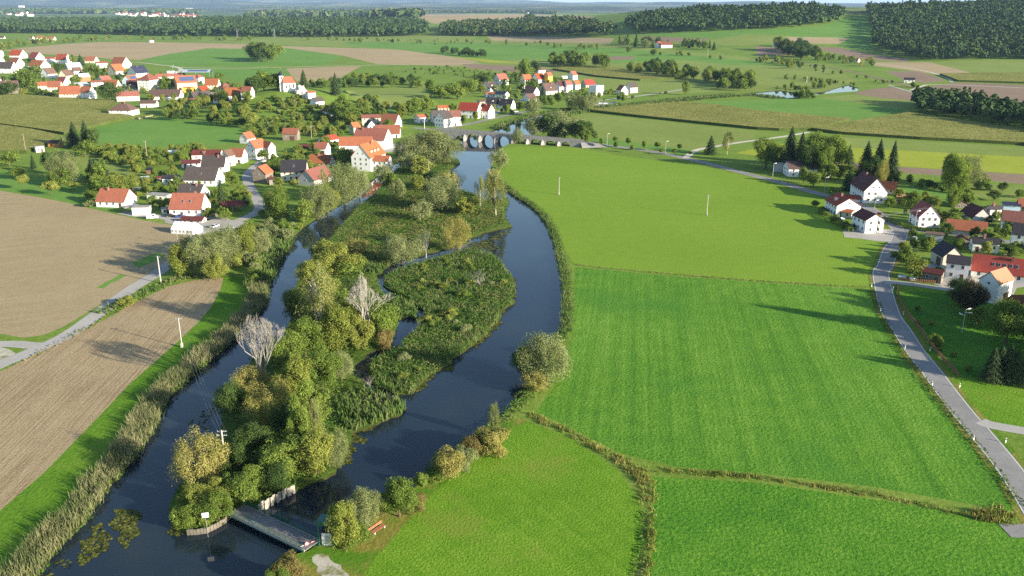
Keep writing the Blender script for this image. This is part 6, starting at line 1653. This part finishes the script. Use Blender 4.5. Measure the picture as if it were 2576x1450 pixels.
# ------------------------------------------------------------------ tent, vehicles, small things
def tent():
    c, a, L, Wd, ev, rh = fit((429.5, 557, 511, 592), -.32, 1.6, .75, 'h')
    HOUSES.append((c[0], c[1], L * .6, L, Wd, a))
    root = empty('marquee_tent', c, a, 'large white marquee tent with small windows on the field edge', 'tent')
    M['canvas'] = plain_mat('white_canvas', (.78, .78, .78), .6, .04, .5)
    hl, hw = L / 2, Wd / 2; mb = MB(); n = 6
    for s in (-1, 1):
        mb.face([(s * hl, -hw, 0), (s * hl, hw, 0), (s * hl, hw, ev), (s * hl, 0, ev + rh), (s * hl, -hw, ev)])
        mb.face([(-hl, s * hw, 0), (hl, s * hw, 0), (hl, s * hw, ev), (-hl, s * hw, ev)])
    mb.build('side_sheet', M['canvas'], root)
    mb = MB()
    for i in range(n):
        x0, x1 = -hl + L * i / n, -hl + L * (i + 1) / n; xm = (x0 + x1) / 2
        for s in (-1, 1):
            mb.face([(x0, s * (hw + .1), ev), (xm, s * (hw + .1), ev - .1), (xm, 0, ev + rh - .02), (x0, 0, ev + rh + .14)])
            mb.face([(xm, s * (hw + .1), ev - .1), (x1, s * (hw + .1), ev), (x1, 0, ev + rh + .14), (xm, 0, ev + rh - .02)])
    mb.build('roof_sheet', M['canvas'], root)
    for i in range(n):
        o = new('window', WIN['s'], root); o.location = (-hl + L * (i + .5) / n, -hw, ev * .6)
tent()
M['rubber'] = M['black']
def car_mesh(kind):
    mb = MB(); van = kind == 'van'
    P = [(-2.15, .35), (-2.2, .75), (-2.05, .95), (-1.55, 1.0), (-1.0, 1.0)] if not van else [(-2.3, .35), (-2.35, .9), (-2.3, 1.9), (-1.2, 2.0)]
    P += [(1.0, .95), (1.9, .85), (2.15, .7), (2.2, .35)] if not van else [(.9, 2.0), (1.6, 1.15), (2.3, 1.0), (2.4, .35)]
    w = .85
    for s in (-1, 1): mb.face([(x, s * w, z) for x, z in (P if s < 0 else P[::-1])])
    for a, b in zip(P, P[1:]): mb.face([(a[0], w, a[1]), (b[0], w, b[1]), (b[0], -w, b[1]), (a[0], -w, a[1])])
    mb.face([(P[0][0], -w, .35), (P[-1][0], -w, .35), (P[-1][0], w, .35), (P[0][0], w, .35)])
    body = mb.mesh('body')
    mb = MB()
    if van: T = [(-.2, 1.35), (-.2, 1.85), (.85, 1.85), (1.45, 1.25)]; ww = w + .015
    else: T = [(-1.75, 1.0), (-1.15, 1.44), (.25, 1.46), (1.05, .97)]; ww = .74
    for s in (-1, 1): mb.face([(x, s * ww, z) for x, z in (T if s < 0 else T[::-1])])
    for a, b in zip(T, T[1:]): mb.face([(a[0], ww, a[1]), (b[0], ww, b[1]), (b[0], -ww, b[1]), (a[0], -ww, a[1])])
    cabin = mb.mesh('window_band')
    mb = MB()
    if not van: mb.box((-.45, 0, 1.47), (1.35, 1.4, .06))
    else: mb.box((-.7, 0, 2.02), (2.8, 1.6, .05))
    roofm = mb.mesh('roof_panel')
    mb = MB(); mb.tube((0, -.1, 0), (0, .1, 0), .32, .32, 12); mb.tube((0, -.11, 0), (0, .11, 0), .17, .17, 10, 1); wh = mb.mesh('wheel')
    wh.materials.append(M['black']); wh.materials.append(M['metal']); cabin.materials.append(M['glass'])
    for m_ in (body, roofm): m_.materials.append(None)
    return body, cabin, roofm, wh
CARM = {'car': car_mesh('car'), 'van': car_mesh('van')}
for nm_, c_ in (('silver', (.5, .51, .53)), ('blue', (.03, .06, .2)), ('white', (.75, .75, .75)), ('darkgreen', (.03, .06, .05)), ('red', (.4, .03, .03)), ('black', (.02, .02, .025))):
    M['car_' + nm_] = plain_mat('car_paint_' + nm_, c_, .25, .03, .5, .6)
def car(px, py, rz, kind, col, label):
    p = hit(px, py); root = empty('parked_' + kind, (p[0], p[1], p[2] + .06), rz, label, kind)
    b, c, r_, w = CARM[kind]
    for n_, m_ in (('body', b), ('roof_panel', r_)):
        o = bpy.data.objects.new(n_, m_); COL.objects.link(o); o.parent = root; o.material_slots[0].link = 'OBJECT'; o.material_slots[0].material = M['car_' + col]
    o = bpy.data.objects.new('window_band', c); COL.objects.link(o); o.parent = root
    for x in (-1.35, 1.35):
        for y in (-.8, .8):
            o = bpy.data.objects.new('wheel', w); COL.objects.link(o); o.parent = root; o.location = (x, y, .32)
car(430, 546, R(12), 'car', 'black', 'black car parked before the orange-roofed house by the tent')
car(455, 548, R(8), 'car', 'blue', 'blue car parked right of the black car by the tent house')
car(384, 551, R(15), 'van', 'white', 'white van parked beside the flat white garage')
car(665, 408, R(50), 'car', 'silver', 'silver car in the village lane by the large gabled house')
car(690, 398, R(10), 'van', 'white', 'white van parked before the large white gabled house')
car(541, 573, R(70), 'car', 'silver', 'silver car on the drive right of the white tent')
car(578, 580, R(80), 'car', 'white', 'white car under the willows right of the tent')
car(1298, 283, R(30), 'car', 'silver', 'silver car on the riverside street by the terraces')
car(1510, 262, R(0), 'car', 'white', 'white car at the left of the riverside car park')
car(1522, 263, R(20), 'car', 'silver', 'silver car in the middle of the riverside car park')
car(1545, 260, R(5), 'car', 'blue', 'dark blue car at the right of the riverside car park')
car(235, 252, R(8), 'car', 'blue', 'dark blue car before the gable-end farmhouse')
car(251, 254, R(4), 'car', 'red', 'red car parked at the maize field edge')
car(2510, 612, R(4), 'car', 'darkgreen', 'dark green car below the mottled rust roof at the right edge')
car(2300, 605, R(60), 'car', 'silver', 'silver car in the yard by the flat brown garage')
def truck():
    p = hit(430, 186); root = empty('parked_truck', p, R(-6), 'white box truck standing behind the inn', 'truck')
    mb = MB(); mb.box((0, 0, 2.2), (9.5, 2.6, 3.0)); mb.build('cargo_box', M['whitepaint'], root)
    mb = MB(); mb.box((6.6, 0, 1.7), (2.4, 2.5, 2.6)); mb.build('cab', M['steel'], root)
    for x in (-3.6, -2.4, 6.4):
        mb = MB(); mb.tube((x, -1.3, .5), (x, 1.3, .5), .5, .5, 12); mb.build('wheel', M['black'], root)
truck()
def flag():
    p = hit(2204, 556); h = height_at(p, 534); root = empty('flag_pole', p, 0, 'black red and gold striped flag on a pole at the junction', 'flag')
    mb = MB(); mb.tube((0, 0, 0), (0, 0, h), .05, .04, 6); mb.build('pole', M['metal'], root)
    for k, c_ in enumerate(((.01, .01, .01), (.5, .01, .01), (.7, .4, .02))):
        mb = MB()
        for i in range(5):
            x0, x1 = i * .36, (i + 1) * .36; y0, y1 = .12 * math.sin(i * 1.4), .12 * math.sin((i + 1) * 1.4); z = h - .1 - .42 * k
            mb.face([(x0, y0, z - .42 - i * .05), (x1, y1, z - .42 - (i + 1) * .05), (x1, y1, z - (i + 1) * .05), (x0, y0, z - i * .05)])
        mb.build('stripe', plain_mat('flag_cloth', c_, .8, .05), root)
flag()
def frames(px, py, label):
    p = hit(px, py); root = empty('cold_frame', p, R(-4), label, 'garden frame')
    mb = MB(); mb.box((0, 0, .4), (2.2, 1.6, .8)); mb.build('base', M['whitepaint'], root)
    mb = MB(); mb.box((0, 0, .86), (2.0, 1.4, .08)); mb.build('lid', M['blue'], root)
frames(2269, 700, 'pale blue garden frame left of its twin at the drive corner'); frames(2297, 705, 'pale blue garden frame right of its twin at the drive corner')
for q_, l_ in (((473, 541), 'blue tarpaulin stack left of the tent house drive'), ((2113, 553), 'blue boat cover in the white villa garden')):
    p = hit(*q_); mb = MB(); mb.tube((-1.8, 0, .3), (0, 0, .55), .25, .75, 8); mb.tube((0, 0, .55), (2.0, 0, .3), .75, .3, 8)
    o = mb.build('covered_boat', M['car_blue'], None, p); o.rotation_euler = (0, 0, R(8)); tag(o, l_, 'boat cover')

# ------------------------------------------------------------------ floating weed
def algae(line, label, tile, seed, mat='Calg', dens=15, size=.36):
    rg = np.random.default_rng(seed)
    P = np.array([at(*p, WZ)[:2] for p in tileco(tile, line)]); lo, hi = P.min(0), P.max(0); n = int((hi - lo).prod() * dens)
    C = rg.uniform(lo - 1, hi + 1, (n, 2)); w = C + .5 * np.stack([np.sin(C[:, 1] * 1.3 + seed), np.sin(C[:, 0] * 1.1)], 1)
    keep = inpoly(w, [tuple(p) for p in P])
    s = np.sin(C[:, 0] * 1.7 + 2 * np.sin(C[:, 1] * .9)) * np.sin(C[:, 1] * 1.9 + seed)
    keep &= s + rg.uniform(-.5, .9, n) > -.95
    C = C[keep]; n = len(C)
    Nn = unit(np.stack([rg.normal(size=n) * .16, rg.normal(size=n) * .16, np.ones(n)], 1))
    V, F = leaf_quads(np.concatenate([C, WZ + .03 + .05 * rg.random((n, 1))], 1), Nn, size, .8, rg)
    tag(new('floating_weed', qmesh('floating_weed', V, F), None, M[mat]), label, 'water weed', kind='stuff')
M['Calg'] = cover_mat('floating_weed', [(.035, .045, .010), (.06, .07, .014), (.095, .105, .02), (.15, .15, .035)], .5, .1)
algae('1100 830 1200 800 1300 840 1300 930 1290 1050 1220 1130 1150 1190 1110 1080 1060 1000 1050 900', 'floating weed bed, the right one of two at the bottom left', 'L2', 1)
algae('890 990 960 970 1000 1030 1050 1110 1000 1200 900 1280 760 1340 710 1240 800 1110 850 1050', 'floating weed bed, the lower left one of two at the bottom left', 'L2', 2)
algae('500 1360 600 1300 720 1330 640 1390 520 1400', 'thin floating weed trail near the bottom edge', 'L2', 3, dens=5)
algae('230 1449 300 1390 440 1400 450 1449', 'floating weed at the bottom edge by the reeds', 'L2', 4, dens=6)
algae('1560 980 1660 1030 1790 1040 1780 1090 1690 1080 1590 1040', 'yellow green weed below the walled island tip', 'L2', 5)
algae('1300 90 1480 60 1660 0 1560 70 1400 110 1490 170 1490 205 1400 190 1380 260 1370 330 1330 400 1230 430 1240 380 1290 300', 'yellow green weed along the lower right shore of the wooded island', 'S', 6)
algae('2440 260 2560 360 2570 450 2560 560 2450 680 2380 720 2440 770 2380 830 2290 920 2200 990 2140 990 2290 870 2380 760 2440 640 2530 560 2540 450', 'yellow green weed along the right shore of the reed island', 'Z3', 7)
algae('1960 1140 2020 1160 1960 1215 1850 1220 1760 1300 1700 1400 1600 1430 1690 1330 1850 1200', 'yellow green weed at the lower end of the reed island', 'Z3', 8)
algae('2080 20 2300 0 2420 70 2380 100 2200 85 2140 95', 'floating weed bed at the top of the reed island', 'Z3', 9, dens=5)
algae('1750 1310 1900 1200 2070 1090 2060 1170 1960 1280 2000 1360 1840 1370', 'faint weed bed in the left branch by the golden tree', 'L1', 10, dens=2.2)
algae('290 1370 400 1360 520 1370 500 1449 330 1449', 'floating weed under the tree on the right bank', 'Z3', 11, dens=4) if False else None
algae('1300 985 1345 975 1350 985 1310 1012 1285 1020', 'floating weed under the willow on the right bank', 'D', 12)
algae('1150 630 1200 612 1285 575 1280 590 1210 625 1165 640', 'floating weed at the lower end of the island meadow', 'D', 13, dens=4)
algae('590 850 600 1040 560 1090 430 1180 420 1160 540 1060', 'weed fringe at the left bank reeds', 'L2', 14, dens=5) if False else None

# ------------------------------------------------------------------ the distant town
M['pale'] = plain_mat('hall_pale_panels', (.62, .64, .66), .7, .05, .05)
mbH = {}
def hall(bb, label, mat='pale', stripe=None):
    (x0, y0), (x1, y1) = tileco('A', '%f %f %f %f' % bb)
    a = hit(x0, y1); b = hit(x1, y1); L = math.dist(a, b); h = height_at(a, y0) * .75 + 3
    c = ((a[0] + b[0]) / 2, (a[1] + b[1]) / 2, a[2])
    root = empty('factory_hall', c, math.atan2(b[1] - a[1], b[0] - a[0]), label, 'factory hall')
    mb = MB(); mb.box((0, L * .2, h / 2), (L, L * .4, h)); mb.build('wall', M[mat], root)
    mb = MB(); mb.box((0, L * .2, h + .4), (L + 1, L * .4 + 1, .8)); mb.build('roof', M['steel'], root)
    if stripe: mb = MB(); mb.box((L * .1, -.3, h * .4), (L * .4, .5, h * .6)); mb.build('facade_band', M[stripe], root)
for bb, lb in (((180, 40, 228, 108), 'narrow grey tower block, leftmost building of the distant factory town'), ((240, 28, 335, 76), 'pale high factory block at the left of the distant town'), ((345, 50, 470, 84), 'low grey factory hall right of the high block'),
               ((480, 44, 650, 84), 'long pale factory hall in the left half of the distant town'), ((770, 40, 870, 74), 'pale hall left of the flat blue roofs in the distant town'), ((900, 58, 1200, 84), 'very long low grey hall in the middle of the distant town'),
               ((1220, 48, 1395, 76), 'bright white hall with flat roof in the distant town'), ((1270, 80, 1460, 112), 'grey blue hall below the bright white hall'), ((1665, 76, 1785, 98), 'low pale hall at the right of the distant town'), ((2320, 55, 2365, 82), 'single white house on the pale slope right of the town')):
    hall(bb, lb)
hall((1475, 84, 1655, 120), 'white office building with a red band in the distant town', 'whitepaint', 'crim')
hall((1140, 88, 1225, 118), 'red fronted hall at the centre of the distant town', 'crim')
FAR = []
for i in range(3):
    mb = MB(); L, W, e, r = 16 + 3 * i, 11, 6, 5
    mb.box((0, 0, e / 2), (L, W, e))
    for s in (-1, 1):
        mb.face([(-L / 2, s * W / 2, e), (L / 2, s * W / 2, e), (L / 2, 0, e + r), (-L / 2, 0, e + r)], 1)
        mb.face([(s * L / 2, -W / 2, e), (s * L / 2, W / 2, e), (s * L / 2, 0, e + r)], 0)
    me = mb.mesh('far_house'); me.materials.append(M['white']); me.materials.append(M[('red', 'rust', 'brown')[i]]); FAR.append(me)
rr = random.Random(77)
def town(poly, n, label, tile='A', sc_=1.0):
    P = tileco(tile, poly); k = 0; xs = [p[0] for p in P]; ys = [p[1] for p in P]
    while k < n:
        q = (rr.uniform(min(xs), max(xs)), rr.uniform(min(ys), max(ys)))
        if not inpoly(np.array([q]), P)[0]: continue
        k += 1; o = bpy.data.objects.new('far_house', rr.choice(FAR)); COL.objects.link(o)
        o.location = hit(*q); o.rotation_euler = (0, 0, rr.uniform(-.5, .9)); s = sc_ * rr.uniform(.8, 1.3); o.scale = (s, s, s)
        tag(o, label, 'house', label)
town('1100 120 1300 130 1700 140 1890 165 1880 185 1500 165 1250 155 1100 140', 46, 'tiny red-roofed house in the distant town before the white halls', sc_=1.5)
town('20 130 120 125 330 130 330 155 60 155', 12, 'tiny red-roofed house at the left end of the distant town', sc_=1.5)
town('140 130 350 125 860 130 860 150 500 155 360 155', 18, 'tiny red-roofed house behind the forest belt left of the tan hill field', 'B', 1.3)
town('1040 120 1120 110 1320 125 1320 145 1060 140', 8, 'tiny house at the forest edge left of the tan hill field', 'B', 1.3)
town('2030 160 2100 155 2110 190 2040 185', 5, 'tiny white house at the right end of the distant town', sc_=1.3)
town('260 95 300 95 440 115 540 120 540 130 340 130 260 115', 7, 'white farm building among trees on the tan hill', 'T3', 1.2)
town('650 20 1000 0 1000 15 1250 30 1250 42 1000 30 700 35', 14, 'tiny white house in the hazy far valley', 'B', 1.8)
stand('beside the white farm on the tan hill', 'dk 155 110 78 60;bro 600 130 85 80;dk 480 130 100 120;dk 440 190 120 110;dk 520 200 150 100', 'T3')
def pylon(base, ytop, label):
    p = hit(*base); h = height_at(p, ytop); mb = MB(); w = h * .09; r = max(.12, h * .004)
    for i in (-1, 1):
        for j in (-1, 1): mb.tube((i * w, j * w, 0), (i * w * .15, j * w * .15, h), r, r * .7, 4)
    for k in range(8):
        z0, z1 = h * k / 8, h * (k + 1) / 8; s0, s1 = w * (1 - .85 * k / 8), w * (1 - .85 * (k + 1) / 8)
        for j in (-1, 1): mb.tube((-s0, j * s0, z0), (s1, j * s1, z1), r * .7, r * .7, 3); mb.tube((s0, j * s0, z0), (-s1, j * s1, z1), r * .7, r * .7, 3)
    for z, l in ((.72, .2), (.84, .26), (.94, .15)): mb.tube((-h * l, 0, h * z), (h * l, 0, h * z), r, r, 4)
    tag(mb.build('lattice_pylon', M['metal'], None, p), label, 'pylon')
pylon((691, 95), 72, 'lattice pylon in front of the left forest belt by the green plain'); pylon((256, 70), 55, 'lattice pylon in the dark forest belt, left'); pylon((865, 92), 66, 'lattice pylon before the central forest belt'); pylon((598, 97), 73, 'lattice pylon left of the round copse')
build_plants()
# ------------------------------------------------------------------ air
hm = bpy.data.materials.new('haze_air'); hm.use_nodes = True
ht = hm.node_tree; ht.nodes.clear()
pv = ht.nodes.new('ShaderNodeVolumePrincipled'); ou = ht.nodes.new('ShaderNodeOutputMaterial')
pv.inputs['Color'].default_value = (0.42, 0.62, 1.0, 1); pv.inputs['Density'].default_value = 2.3e-5; pv.inputs['Anisotropy'].default_value = 0.0
ht.links.new(pv.outputs[0], ou.inputs['Volume'])
mb = MB(); zt = 380.0
mb.box((0, 29500, (zt - 12) / 2), (85000, 62000, zt + 12))
hz_o = mb.build('haze', hm); tag(hz_o, kind='stuff', label='thin blue air haze over the whole valley', cat='haze')
